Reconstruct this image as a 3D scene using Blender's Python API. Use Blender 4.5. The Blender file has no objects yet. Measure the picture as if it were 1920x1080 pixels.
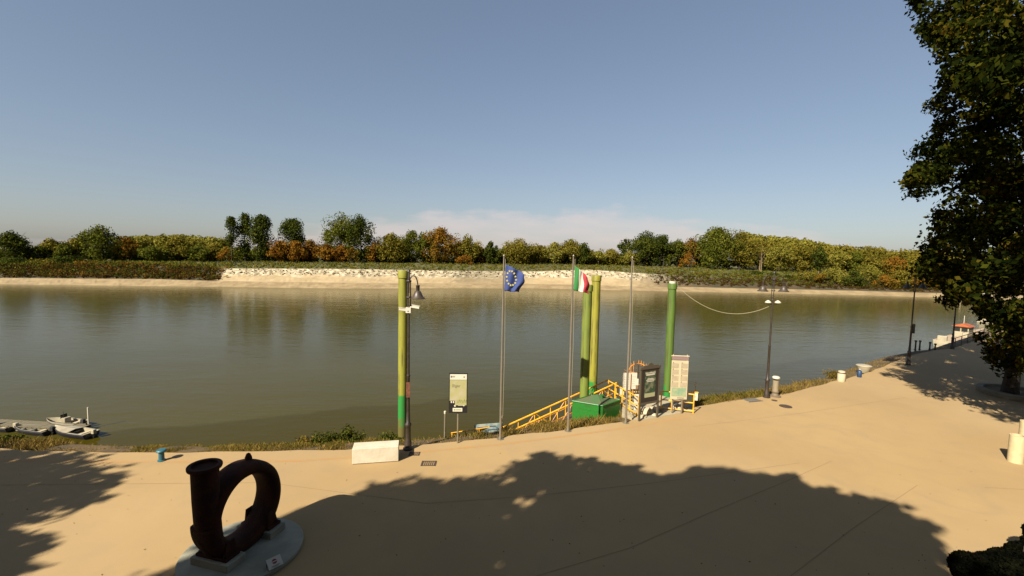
import bpy, bmesh, math, random
import numpy as np
from mathutils import Vector, Matrix
random.seed(7); rng = np.random.default_rng(7)
scn = bpy.context.scene
COL = scn.collection
R = math.radians

# ------------------------------------------------------------------ camera
CAMZ = 8.0; F = 850.0; PITCH = math.atan(62 / 850.0); ROLL = R(1.25)
cam_d = bpy.data.cameras.new('camera'); cam = bpy.data.objects.new('camera', cam_d); COL.objects.link(cam)
cam_d.sensor_width = 36; cam_d.lens = F / 1920 * 36; cam_d.clip_start = 0.1; cam_d.clip_end = 9000
MROT = (Matrix.Rotation(math.pi / 2 - PITCH, 4, 'X') @ Matrix.Rotation(ROLL, 4, 'Z'))
cam.matrix_world = Matrix.Translation((0, 0, CAMZ)) @ MROT
scn.camera = cam
M3 = np.array(MROT.to_3x3())

# ------------------------------------------------------------------ light
SUN_EL = R(38); SH_AZ = R(39)                    # shadows run towards +x +y
sdir = Vector((math.sin(SH_AZ) * math.cos(SUN_EL), math.cos(SH_AZ) * math.cos(SUN_EL), -math.sin(SUN_EL)))
sun_d = bpy.data.lights.new('sun', 'SUN'); sun = bpy.data.objects.new('sun', sun_d); COL.objects.link(sun)
sun_d.energy = 5.0; sun_d.angle = R(0.55); sun_d.color = (1.0, 0.92, 0.80)
sun.rotation_euler = sdir.to_track_quat('-Z', 'Y').to_euler(); sun.location = (-30, -40, 60)
world = bpy.data.worlds.new('World'); scn.world = world; world.use_nodes = True
wn = world.node_tree; wn.nodes.clear()
def N(t, kind, **kw):
    n = t.nodes.new(kind)
    for k, v in kw.items(): setattr(n, k, v)
    return n
def MATH(t, op, a, b=None, c=None, clamp=False):
    n = N(t, 'ShaderNodeMath', operation=op); n.use_clamp = clamp
    for i, v in enumerate((a, b, c)):
        if v is None: continue
        if isinstance(v, (int, float)): n.inputs[i].default_value = v
        else: t.links.new(v, n.inputs[i])
    return n.outputs[0]
def MIX(t, f, a, b):
    n = N(t, 'ShaderNodeMix', data_type='RGBA')
    for s, v in ((n.inputs[0], f), (n.inputs[6], a), (n.inputs[7], b)):
        if isinstance(v, (int, float)): s.default_value = v
        elif isinstance(v, tuple): s.default_value = (*v[:3], 1)
        else: t.links.new(v, s)
    return n.outputs[2]
sky = N(wn, 'ShaderNodeTexSky', sky_type='NISHITA', sun_disc=False)
sky.sun_elevation = SUN_EL; sky.sun_rotation = SH_AZ + math.pi      # sun stands opposite to where shadows point
sky.air_density = 1.0; sky.dust_density = 1.1; sky.ozone_density = 1.6; sky.altitude = 20
tc = N(wn, 'ShaderNodeTexCoord'); sp = N(wn, 'ShaderNodeSeparateXYZ'); wn.links.new(tc.outputs['Generated'], sp.inputs[0])
# a low bank of thin pinkish cloud over the far bank, straight ahead, fading out to both sides
az = MATH(wn, 'ARCTAN2', sp.outputs[0], sp.outputs[1])
cmb = N(wn, 'ShaderNodeCombineXYZ'); wn.links.new(MATH(wn, 'MULTIPLY', az, 6.0), cmb.inputs[0]); wn.links.new(MATH(wn, 'MULTIPLY', sp.outputs[2], 26.0), cmb.inputs[1])
cn = N(wn, 'ShaderNodeTexNoise'); cn.inputs['Scale'].default_value = 1.6; cn.inputs['Detail'].default_value = 7; wn.links.new(cmb.outputs[0], cn.inputs[0])
cmb2 = N(wn, 'ShaderNodeCombineXYZ'); wn.links.new(MATH(wn, 'MULTIPLY', az, 5.0), cmb2.inputs[0])
cn2 = N(wn, 'ShaderNodeTexNoise'); cn2.inputs['Scale'].default_value = 1.3; cn2.inputs['Detail'].default_value = 5; wn.links.new(cmb2.outputs[0], cn2.inputs[0])
top = MATH(wn, 'MULTIPLY_ADD', cn2.outputs[0], 0.10, 0.045)           # cloud top height varies
top = MATH(wn, 'MULTIPLY', top, MATH(wn, 'SUBTRACT', 1.0, MATH(wn, 'MULTIPLY', MATH(wn, 'POWER', MATH(wn, 'ABSOLUTE', MATH(wn, 'SUBTRACT', az, 0.08)), 2.0), 2.2), clamp=True))
cov = MATH(wn, 'MULTIPLY', MATH(wn, 'SUBTRACT', MATH(wn, 'ADD', top, MATH(wn, 'MULTIPLY', cn.outputs[0], 0.06)), MATH(wn, 'ADD', sp.outputs[2], 0.022)), 45.0, clamp=True)
cov = MATH(wn, 'MULTIPLY', cov, MATH(wn, 'MULTIPLY_ADD', cn.outputs[0], 0.9, 0.05))
skyt = N(wn, 'ShaderNodeMix', data_type='RGBA', blend_type='MULTIPLY'); skyt.inputs[0].default_value = 1
gam = N(wn, 'ShaderNodeGamma'); gam.inputs[1].default_value = .67; wn.links.new(sky.outputs[0], gam.inputs[0])     # flattens the sky's brightness gradient
wn.links.new(gam.outputs[0], skyt.inputs[6]); skyt.inputs[7].default_value = (.98, 0.99, 1.04, 1)
cloud = N(wn, 'ShaderNodeMix', data_type='RGBA', blend_type='MIX'); wn.links.new(MATH(wn, 'MULTIPLY', cov, 0.85), cloud.inputs[0])
wn.links.new(skyt.outputs[2], cloud.inputs[6]); cloud.inputs[7].default_value = (4.7, 3.95, 3.8, 1)
bg = N(wn, 'ShaderNodeBackground'); bg.inputs[1].default_value = 0.069
wo = N(wn, 'ShaderNodeOutputWorld'); wn.links.new(cloud.outputs[2], bg.inputs[0]); wn.links.new(bg.outputs[0], wo.inputs[0])
vs = scn.view_settings; vs.view_transform = 'Standard'; vs.look = 'None'; vs.gamma = 1; vs.use_curve_mapping = False
vs.exposure = 1.29
scn.render.engine = 'CYCLES'
scn.cycles.max_bounces = 6; scn.cycles.transparent_max_bounces = 8; scn.cycles.diffuse_bounces = 2
scn.cycles.caustics_reflective = False; scn.cycles.caustics_refractive = False

# ------------------------------------------------------------------ geometry of the view (photo pixels -> places)
def ray(px, py):
    return M3 @ np.array([(px - 960) / F, (540 - py) / F, -1.0])
def P(px, py, z=0.0):
    r = ray(px, py); t = (z - CAMZ) / r[2]; return Vector((r[0] * t, r[1] * t, z))
def DP(px, py, y):
    r = ray(px, py); t = y / r[1]; return Vector((r[0] * t, y, CAMZ + r[2] * t))
def proj(p):
    v = M3.T @ (np.array(p) - np.array([0, 0, CAMZ]))
    if v[2] > -0.05: return None
    return (960 + F * v[0] / -v[2], 540 - F * v[1] / -v[2])

# ------------------------------------------------------------------ mesh builder
class MB:
    def __init__(s): s.v = []; s.f = []
    def add(s, vs_, fs):
        b = len(s.v); s.v += [tuple(v) for v in vs_]; s.f += [tuple(i + b for i in f) for f in fs]; return s
    def box(s, c, size, rz=0, M=None):
        hx, hy, hz = size[0] / 2, size[1] / 2, size[2] / 2
        vs_ = [Vector((x, y, z)) for z in (-hz, hz) for y in (-hy, hy) for x in (-hx, hx)]
        m = M if M else Matrix.Rotation(rz, 3, 'Z')
        vs_ = [m @ v + Vector(c) for v in vs_]
        return s.add(vs_, [(0, 2, 3, 1), (4, 5, 7, 6), (0, 1, 5, 4), (2, 6, 7, 3), (0, 4, 6, 2), (1, 3, 7, 5)])
    def tube(s, pts, rad, n=8, cap=True):
        pts = [Vector(p) for p in pts]
        if not isinstance(rad, (list, tuple)): rad = [rad] * len(pts)
        ring = []; up = None
        for i, p in enumerate(pts):
            d = (pts[min(i + 1, len(pts) - 1)] - pts[max(i - 1, 0)]).normalized()
            if up is None: up = Vector((1, 0, 0)) if abs(d.x) < .9 else Vector((0, 1, 0))
            a = (up - d * up.dot(d)).normalized(); up = a; b = d.cross(a)
            ring.append([p + (a * math.cos(2 * math.pi * k / n) + b * math.sin(2 * math.pi * k / n)) * rad[i] for k in range(n)])
        vs_ = [v for r in ring for v in r]; fs = []
        for i in range(len(pts) - 1):
            for k in range(n):
                k2 = (k + 1) % n; fs.append((i * n + k, i * n + k2, (i + 1) * n + k2, (i + 1) * n + k))
        if cap: fs.append(tuple(range(n))[::-1]); fs.append(tuple((len(pts) - 1) * n + k for k in range(n)))
        return s.add(vs_, fs)
    def bar(s, a, b, w, h=None):
        return s.tube([a, b], w / 2 * 1.2, 4)
    def lathe(s, prof, c=(0, 0, 0), n=24, cap=True):
        vs_ = []; fs = []; m = len(prof)
        for r, z in prof:
            for k in range(n):
                a = 2 * math.pi * k / n; vs_.append((c[0] + r * math.cos(a), c[1] + r * math.sin(a), c[2] + z))
        for i in range(m - 1):
            for k in range(n):
                k2 = (k + 1) % n; fs.append((i * n + k, i * n + k2, (i + 1) * n + k2, (i + 1) * n + k))
        if cap: fs.append(tuple(range(n))[::-1]); fs.append(tuple((m - 1) * n + k for k in range(n)))
        return s.add(vs_, fs)
    def prism(s, poly, z0, z1):
        n = len(poly); vs_ = [(p[0], p[1], z0) for p in poly] + [(p[0], p[1], z1) for p in poly]
        return s.add(vs_, [tuple(range(n))[::-1], tuple(range(n, 2 * n))] + [(k, (k + 1) % n, n + (k + 1) % n, n + k) for k in range(n)])
    def build(s, name, mat, parent=None, smooth=False, recalc=True, loc=None, bevel=0):
        me = bpy.data.meshes.new(name); me.from_pydata(s.v, [], s.f)
        if recalc:
            bm = bmesh.new(); bm.from_mesh(me); bmesh.ops.recalc_face_normals(bm, faces=bm.faces); bm.to_mesh(me); bm.free()
        me.materials.append(mat)
        if smooth:
            me.polygons.foreach_set('use_smooth', [True] * len(me.polygons))
            try: me.set_sharp_from_angle(angle=R(38))
            except Exception: pass
        me.update()
        o = bpy.data.objects.new(name, me); COL.objects.link(o)
        if parent: o.parent = parent
        if loc is not None: o.location = loc
        if bevel:
            b = o.modifiers.new('bevel', 'BEVEL'); b.width = bevel; b.segments = 2; b.limit_method = 'ANGLE'
        return o
def npmesh(name, verts, faces, mat, parent=None, loc=None):
    me = bpy.data.meshes.new(name); nv = len(verts); nf, k = faces.shape
    me.vertices.add(nv); me.vertices.foreach_set('co', np.asarray(verts, dtype=np.float32).ravel())
    me.loops.add(nf * k); me.loops.foreach_set('vertex_index', faces.astype(np.int32).ravel())
    me.polygons.add(nf); me.polygons.foreach_set('loop_start', np.arange(0, nf * k, k, dtype=np.int32))
    me.update(calc_edges=True); me.materials.append(mat)
    o = bpy.data.objects.new(name, me); COL.objects.link(o)
    if parent: o.parent = parent
    if loc is not None: o.location = loc
    return o
def tag(o, label=None, cat=None, group=None, kind=None):
    if label: o['label'] = label
    if cat: o['category'] = cat
    if group: o['group'] = group
    if kind: o['kind'] = kind
    return o
def thing(name, loc, label, cat, rz=0, group=None):
    o = bpy.data.objects.new(name, None); COL.objects.link(o); o.location = loc; o.rotation_euler = (0, 0, rz)
    o.empty_display_size = .2
    return tag(o, label, cat, group)
def face_rz(loc, extra=0):      # turns a local -Y front towards where the camera stands
    return math.atan2(loc[0], loc[1]) * -1 + extra

# ------------------------------------------------------------------ materials
TONE = (.60, .57, .50)         # scales all base colours down and warmer, so shade renders deeper at this exposure
def mat(name, c, rough=.7, c2=None, scale=3.0, bump=0.0, metal=0, detail=6, ramp=(.35, .65), bscale=None, coord='Object', spec=None):
    c = tuple(x * q for x, q in zip(c, TONE)); c2 = tuple(x * q for x, q in zip(c2, TONE)) if c2 else None
    m = bpy.data.materials.new(name); m.use_nodes = True; t = m.node_tree; b = t.nodes['Principled BSDF']
    b.inputs['Roughness'].default_value = rough; b.inputs['Metallic'].default_value = metal
    if spec is not None: b.inputs['Specular IOR Level'].default_value = spec
    b.inputs['Base Color'].default_value = (*c, 1)
    if c2 or bump:
        tcn = N(t, 'ShaderNodeTexCoord'); 
        src = tcn.outputs['Object']
        if coord == 'World': src = N(t, 'ShaderNodeNewGeometry').outputs['Position']
        if c2:
            n = N(t, 'ShaderNodeTexNoise'); n.inputs['Scale'].default_value = scale; n.inputs['Detail'].default_value = detail
            t.links.new(src, n.inputs['Vector'])
            mr = N(t, 'ShaderNodeMapRange'); mr.inputs[1].default_value = ramp[0]; mr.inputs[2].default_value = ramp[1]
            t.links.new(n.outputs[0], mr.inputs[0])
            t.links.new(MIX(t, mr.outputs[0], c, c2), b.inputs['Base Color'])
        if bump:
            n2 = N(t, 'ShaderNodeTexNoise'); n2.inputs['Scale'].default_value = bscale or scale * 4; n2.inputs['Detail'].default_value = 5
            t.links.new(src, n2.inputs['Vector'])
            bp = N(t, 'ShaderNodeBump'); bp.inputs['Strength'].default_value = bump; bp.inputs['Distance'].default_value = .05
            t.links.new(n2.outputs[0], bp.inputs['Height']); t.links.new(bp.outputs[0], b.inputs['Normal'])
    return m
def leafmat(name, cols, scale=.6, trans=.25, k=(.80, .78, .62)):
    m = bpy.data.materials.new(name); m.use_nodes = True; t = m.node_tree; t.nodes.clear()
    cols = [tuple(x * q for x, q in zip(c, k)) for c in cols]
    g = N(t, 'ShaderNodeNewGeometry')
    n = N(t, 'ShaderNodeTexNoise'); n.inputs['Scale'].default_value = scale; n.inputs['Detail'].default_value = 3
    t.links.new(g.outputs['Position'], n.inputs['Vector'])
    # every leaf is an island of its own with its own tint
    v = MATH(t, 'ADD', MATH(t, 'MULTIPLY', n.outputs[0], .9), MATH(t, 'MULTIPLY', g.outputs['Random Per Island'], .42))
    v = MATH(t, 'SUBTRACT', v, .17)
    cr = N(t, 'ShaderNodeValToRGB'); e = cr.color_ramp.elements
    e[0].position = .25; e[0].color = (*cols[0], 1); e[1].position = .8; e[1].color = (*cols[-1], 1)
    for i, c in enumerate(cols[1:-1]):
        q = e.new(.25 + .55 * (i + 1) / (len(cols) - 1)); q.color = (*c, 1)
    t.links.new(v, cr.inputs[0])
    d = N(t, 'ShaderNodeBsdfDiffuse'); tr = N(t, 'ShaderNodeBsdfTranslucent'); mx = N(t, 'ShaderNodeMixShader')
    t.links.new(cr.outputs[0], d.inputs[0]); t.links.new(cr.outputs[0], tr.inputs[0]); mx.inputs[0].default_value = trans
    t.links.new(d.outputs[0], mx.inputs[1]); t.links.new(tr.outputs[0], mx.inputs[2])
    o = N(t, 'ShaderNodeOutputMaterial'); t.links.new(mx.outputs[0], o.inputs[0])
    return m

# pavement: warm sandy concrete, faint blotches, dirt and fine specks
def pavement_mat():
    m = mat('pavement', (.47, .315, .165), .9); t = m.node_tree; b = t.nodes['Principled BSDF']
    g = N(t, 'ShaderNodeNewGeometry').outputs['Position']
    def noise(s, d=6, dist=0):
        n = N(t, 'ShaderNodeTexNoise'); n.inputs['Scale'].default_value = s; n.inputs['Detail'].default_value = d; n.inputs['Distortion'].default_value = dist
        t.links.new(g, n.inputs['Vector']); return n.outputs[0]
    def rng_(v, a, b_):
        r = N(t, 'ShaderNodeMapRange'); r.inputs[1].default_value = a; r.inputs[2].default_value = b_; t.links.new(v, r.inputs[0]); return r.outputs[0]
    c = MIX(t, rng_(noise(.16, 4), .35, .65), (.292, .195, .080), (.262, .172, .070))
    c = MIX(t, MATH(t, 'MULTIPLY', rng_(noise(1.1, 8, .6), .45, .75), .35), c, (.235, .155, .07))
    c = MIX(t, MATH(t, 'MULTIPLY', rng_(noise(28, 3), .55, .75), .3), c, (.225, .155, .08))
    c = MIX(t, MATH(t, 'MULTIPLY', rng_(noise(.45, 5, 1.5), .52, .72), .28), c, (.2, .14, .07))
    c = MIX(t, MATH(t, 'MULTIPLY', rng_(noise(.07, 3), .45, .6), .25), c, (.33, .235, .12))
    # sparse dark spots (oil, gum)
    vo = N(t, 'ShaderNodeTexVoronoi'); vo.inputs['Scale'].default_value = .9; t.links.new(g, vo.inputs['Vector'])
    spot = MATH(t, 'LESS_THAN', vo.outputs['Distance'], .022)
    c = MIX(t, MATH(t, 'MULTIPLY', spot, .6), c, (.08, .055, .03))
    t.links.new(c, b.inputs['Base Color'])
    bp = N(t, 'ShaderNodeBump'); bp.inputs['Strength'].default_value = .25; bp.inputs['Distance'].default_value = .02
    t.links.new(noise(45, 4), bp.inputs['Height']); t.links.new(bp.outputs[0], b.inputs['Normal'])
    return m
M_pave = pavement_mat()
M_earth = mat('bank_earth', (.19, .115, .035), .95, (.09, .06, .02), 1.2, .6, coord='World')
M_white = mat('white_stone', (.78, .72, .6), .8, (.66, .6, .48), 2.2, .15)
M_conc = mat('disc_concrete', (.42, .42, .34), .85, (.3, .3, .24), 1.6, .3)
M_rust = mat('rusted_iron', (.03, .009, .004), .85, (.07, .02, .006), 2.2, .5, spec=.2, metal=.0, bscale=30)
M_rustplate = mat('rusty_plate', (.22, .07, .025), .7, (.1, .03, .015), 20)
M_iron = mat('dark_cast_iron', (.03, .022, .016), .5, (.055, .038, .025), 8, .1)
M_greymetal = mat('galvanised_metal', (.4, .36, .28), .45, (.3, .27, .2), 6, metal=.5)
M_alum = mat('aluminium_pole', (.42, .38, .32), .4, (.34, .3, .25), 2, metal=.55)
M_yellow = mat('yellow_paint', (1.1, .62, .03), .55, (.9, .42, .02), 5, .1)
M_orange = mat('orange_paint', (.95, .4, .03), .55, (.45, .15, .02), 5, .1)
M_greenp = mat('green_paint', (.014, .19, .014), .5, (.03, .11, .012), 2.4, .2, ramp=(.5, .75), detail=9)
M_greenroof = mat('green_roof_paint', (.06, .15, .05), .8, (.12, .12, .06), 2, .2, detail=9)
M_black = mat('black_metal', (.012, .011, .01), .5)
M_rubber = mat('black_rubber', (.015, .015, .015), .8)
M_cream = mat('cream_panel', (.68, .6, .42), .6, (.6, .52, .36), 3)
M_ink = mat('printed_ink', (.2, .17, .12), .7)
M_blueink = mat('blue_print', (.07, .12, .2), .7)
M_paper = mat('white_paper', (.75, .72, .62), .7)
M_teal = mat('teal_paint', (.02, .13, .2), .5, (.03, .17, .22), 8)
M_blue = mat('blue_paint', (.02, .06, .16), .5)
M_hullw = mat('white_gelcoat', (.55, .5, .38), .35, (.4, .36, .27), 1.5)
M_hulln = mat('navy_hull', (.02, .02, .035), .4)
M_grey = mat('grey_plastic', (.22, .21, .18), .6)
M_wood = mat('weathered_planks', (.24, .21, .13), .9, (.16, .14, .09), 6, .3)
M_binw = mat('cream_concrete_pipe', (.72, .6, .36), .8, (.62, .52, .32), 5, .1)
M_bark = mat('bark', (.05, .035, .02), .95, (.025, .018, .01), 6, .8, bscale=14)
M_barkpale = mat('pale_bark', (.3, .22, .12), .95, (.18, .13, .07), 2, .3)
M_redroof = mat('orange_roof', (.5, .13, .03), .6, (.4, .1, .03), 2)
M_glass = mat('dark_glass', (.03, .035, .035), .08)
M_cover = mat('rusty_cover', (.1, .06, .035), .8, (.05, .03, .02), 12, .3)
M_joint = mat('joint_filler', (.36, .24, .115), .95)
M_orangeline = mat('orange_strip', (.5, .29, .11), .9, (.47, .31, .14), 2.0, coord='World')
M_rock = mat('white_rock', (.7, .62, .45), .9, (.5, .42, .28), 3, .5)
M_flagblue = mat('flag_blue', (.035, .065, .25), .85)
M_star = mat('star_yellow', (.6, .55, .22), .8)
M_fg = mat('flag_green', (.03, .24, .05), .85); M_fw = mat('flag_white', (.75, .72, .62), .85); M_fr = mat('flag_red', (.45, .03, .05), .85)
M_rope = mat('rope', (.45, .4, .28), .9)
M_camw = mat('white_plastic', (.72, .68, .58), .5)

# ------------------------------------------------------------------ near quay: pavement, bank, water
EDGE_PX = [(0, 842), (80, 845), (150, 847), (250, 848), (350, 848), (460, 847), (560, 845), (650, 842), (740, 837), (830, 830), (930, 820), (1060, 806),
           (1170, 790), (1290, 766), (1340, 756), (1400, 748), (1480, 737), (1560, 716), (1610, 704), (1650, 690), (1700, 668), (1745, 658), (1790, 652), (1835, 636), (1870, 624)]
E = [P(*p) for p in EDGE_PX]
dl = (E[0] - E[2]).normalized(); dr = (E[-1] - E[-5]).normalized()
E = [E[0] + dl * 260, E[0] + dl * 60, E[0] + dl * 20, E[0] + dl * 6] + E + [E[-1] + dr * 15, E[-1] + dr * 80, E[-1] + dr * 260]
# denser, gently uneven edge line
def densify(pts, step):
    out = []
    for a, b in zip(pts, pts[1:]):
        n = max(1, int((b - a).length / step)); n = min(n, 60)
        out += [a.lerp(b, i / n) for i in range(n)]
    return out + [pts[-1]]
ED = densify(E, .8)
ex = np.array([p.x for p in ED]); ey = np.array([p.y for p in ED])
jit = np.array([.05 * math.sin(x * 2.1) + .04 * math.sin(x * 5.3 + 1) for x in ex])
mb = MB(); vs_ = []; fs = []
for x, y, j in zip(ex, ey, jit):
    vs_ += [(x, y + j, -.14), (x, y + j, 0), (x, y - 4, 0), (x, -60, 0)]
for i in range(len(ex) - 1):
    for k in range(3): fs.append((i * 4 + k, i * 4 + 4 + k, i * 4 + 5 + k, i * 4 + 1 + k))
mb.add(vs_, fs); o = mb.build('quay_pavement', M_pave, recalc=False); tag(o, kind='structure')
def edge_y(x): return float(np.interp(x, ex, ey))
# outward normals
tx = np.gradient(ex); ty = np.gradient(ey); ln = np.hypot(tx, ty); nx, ny = -ty / ln, tx / ln
k = np.ones(9) / 9; nx = np.convolve(np.pad(nx, 4, 'edge'), k, 'valid'); ny = np.convolve(np.pad(ny, 4, 'edge'), k, 'valid')
PROF = [(-.35, -.13), (.0, -.12), (.5, -.16), (1.1, -.28), (1.8, -.55), (2.6, -1.1), (4.5, -2.3), (8, -4.8), (11.5, -7.15), (17, -9)]
def bank_z(off): return float(np.interp(off, [p[0] for p in PROF], [p[1] for p in PROF]))
vs_ = []; fs = []; m = len(PROF)
for i in range(len(ex)):
    for q, (off, z) in enumerate(PROF):
        w = .0 if q < 2 else .1
        vs_.append((ex[i] + nx[i] * off, ey[i] + ny[i] * off, z + w * (math.sin(ex[i] * 1.7 + q * 2) * .5 + random.uniform(-.5, .5))))
for i in range(len(ex) - 1):
    for q in range(m - 1): fs.append((i * m + q, i * m + m + q, i * m + m + q + 1, i * m + q + 1))
o = MB().add(vs_, fs).build('near_bank', M_earth, recalc=False, smooth=True); tag(o, kind='structure')

def water_mat():
    m = bpy.data.materials.new('river_water'); m.use_nodes = True; t = m.node_tree; b = t.nodes['Principled BSDF']
    g = N(t, 'ShaderNodeNewGeometry').outputs['Position']
    sp = N(t, 'ShaderNodeSeparateXYZ'); t.links.new(g, sp.inputs[0])
    def noise(scale, d, vec=None):
        n = N(t, 'ShaderNodeTexNoise'); n.inputs['Scale'].default_value = scale; n.inputs['Detail'].default_value = d; t.links.new(vec or g, n.inputs['Vector']); return n.outputs[0]
    wob = MATH(t, 'MULTIPLY', MATH(t, 'SUBTRACT', noise(.12, 4), .5), 5.0)
    def side(A, B, soft):      # signed distance to the line A-B, positive on the far side
        d = (B - A).normalized(); nn = Vector((-d.y, d.x))
        s = MATH(t, 'ADD', MATH(t, 'MULTIPLY', sp.outputs[0], nn.x), MATH(t, 'MULTIPLY', sp.outputs[1], nn.y))
        s = MATH(t, 'ADD', MATH(t, 'SUBTRACT', s, nn.x * A.x + nn.y * A.y), wob)
        return s
    s1 = side(P(280, 806, -7), P(760, 755, -7), 1)
    slack = MATH(t, 'MULTIPLY_ADD', s1, -1.6, .5, clamp=True)
    s2 = side(P(530, 593, -7), P(800, 716, -7), 1)
    lee = MATH(t, 'MULTIPLY', MATH(t, 'MULTIPLY_ADD', s2, .6, .5, clamp=True), MATH(t, 'MULTIPLY_ADD', s2, -.03, 1.0, clamp=True))
    big = N(t, 'ShaderNodeMapRange'); big.inputs[1].default_value = .35; big.inputs[2].default_value = .65
    mp = N(t, 'ShaderNodeMapping'); mp.inputs['Scale'].default_value = (.5, 1, 1); t.links.new(g, mp.inputs[0])
    t.links.new(noise(.02, 3, mp.outputs[0]), big.inputs[0])
    c = MIX(t, big.outputs[0], (.049, .040, .0075), (.040, .036, .007))
    c = MIX(t, MATH(t, 'MULTIPLY', slack, .95), c, (.036, .028, .0015))
    c = MIX(t, MATH(t, 'MULTIPLY', lee, .35), c, (.033, .032, .008))
    t.links.new(c, b.inputs['Base Color'])
    b.inputs['IOR'].default_value = 1.333; b.inputs['Roughness'].default_value = .1; b.inputs['Specular IOR Level'].default_value = .14
    # current ripples drawn out along the river, plus wind chop
    mp2 = N(t, 'ShaderNodeMapping'); mp2.inputs['Scale'].default_value = (.35, 1, 1); mp2.inputs['Rotation'].default_value = (0, 0, .1); t.links.new(g, mp2.inputs[0])
    h = MATH(t, 'ADD', MATH(t, 'MULTIPLY', noise(1.6, 5, mp2.outputs[0]), .5), MATH(t, 'MULTIPLY', noise(.35, 3, mp2.outputs[0]), .9))
    bp = N(t, 'ShaderNodeBump'); bp.inputs['Strength'].default_value = .55; bp.inputs['Distance'].default_value = .12
    t.links.new(h, bp.inputs['Height']); t.links.new(bp.outputs[0], b.inputs['Normal'])
    return m
M_water = water_mat()
o = MB().add([(-2500, 5, -7), (2500, 5, -7), (2500, 1200, -7), (-2500, 1200, -7)], [(0, 1, 2, 3)]).build('river_water', M_water, recalc=False); tag(o, kind='structure')

# ------------------------------------------------------------------ far bank terrain, rows given below the horizon
TX = [0, 300, 400, 640, 850, 1000, 1100, 1200, 1300, 1450, 1600, 1830]
SHORE = [76, 73, 72, 70, 65, 62, 62, 62, 61.6, 61.3, 61, 63]
SAND = [64, 60, 61, 59, 56, 53.5, 53, 54, 53, 53, 53, 55]
CREST = [40, 34, 37.5, 33, 32, 30, 24.5, 29, 33.5, 36, 38, 42]
BASE = [33, 27, 25, 20, 19, 16, 15.5, 15.5, 16, 20, 23, 32]
DS = [8, 8, 8, 9, 9, 9, 9, 9, 8, 8, 7, 7]
DC = [20, 20, 21, 24, 24, 24, 24, 24, 22, 20, 18, 17]
DB = [46, 52, 60, 72, 72, 72, 72, 72, 60, 46, 36, 34]
def tab(a, px): return float(np.interp(px, TX, a))
def far_depth(px, v):      # v: 0 shore, 1 sand top, 2 crest, 3 tree base, >3 beyond (metres)
    D = 15 * F / tab(SHORE, px)
    return D
def far_pt(px, v):
    ta = (px - 960) / F; D = 15 * F / tab(SHORE, px)
    ks = [(D, -7.0)]
    for off, dy in ((DS, SAND), (DC, CREST), (DB, BASE)):
        y = D + tab(off, px); ks.append((y, CAMZ - y * tab(dy, px) / F))
    if v <= 3:
        i = min(int(v), 2); f = v - i
        y = ks[i][0] * (1 - f) + ks[i + 1][0] * f; z = ks[i][1] * (1 - f) + ks[i + 1][1] * f
    else: y = ks[3][0] + (v - 3); z = ks[3][1]
    return Vector((ta * y, y, z))
def ground_at(px, y):
    """terrain height and point for view column px at distance y"""
    D = 15 * F / tab(SHORE, px); ds, dc, db = D + tab(DS, px), D + tab(DC, px), D + tab(DB, px)
    zs = [-7.0] + [CAMZ - a * tab(b, px) / F for a, b in ((ds, SAND), (dc, CREST), (db, BASE))]
    z = float(np.interp(y, [D, ds, dc, db], zs)); return Vector(((px - 960) / F * y, y, z))
cols = list(np.concatenate([[-9000, -4000, -2000, -1000, -500], np.arange(-200, 2101, 5), [2500, 3500, 6000, 11000]]))
def grid(name, mt, vlist, amp, smooth=False, pale=False):
    vs_ = []; fs = []; m = len(vlist); at = []
    for px in cols:
        for v in vlist:
            p = far_pt(px, v)
            if -200 <= px <= 2100 and vlist[0] < v < vlist[-1]:
                am = amp * (.25 if pale and v < 1.45 else 1); p.z += random.uniform(-am, am); p.y += random.uniform(-am, am)
            vs_.append(p)
            at.append(float(np.interp(px + random.uniform(-12, 12), [395, 412, 840, 860, 930, 1000, 1180, 1240, 1330], [0, 1, 1, .55, .7, 1, 1, .35, 0])))
    for i in range(len(cols) - 1):
        for q in range(m - 1): fs.append((i * m + q, i * m + m + q, i * m + m + q + 1, i * m + q + 1))
    o = MB().add(vs_, fs).build(name, mt, recalc=False, smooth=smooth); tag(o, kind='structure')
    if pale:
        a = o.data.attributes.new('pale', 'FLOAT', 'POINT'); a.data.foreach_set('value', at)
        a = o.data.attributes.new('rise', 'FLOAT', 'POINT'); a.data.foreach_set('value', [v - 1 for px in cols for v in vlist])
    return o
M_sand = mat('river_sand', (.40, .31, .17), .95, (.28, .205, .105), .25, .3, coord='World')
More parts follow.
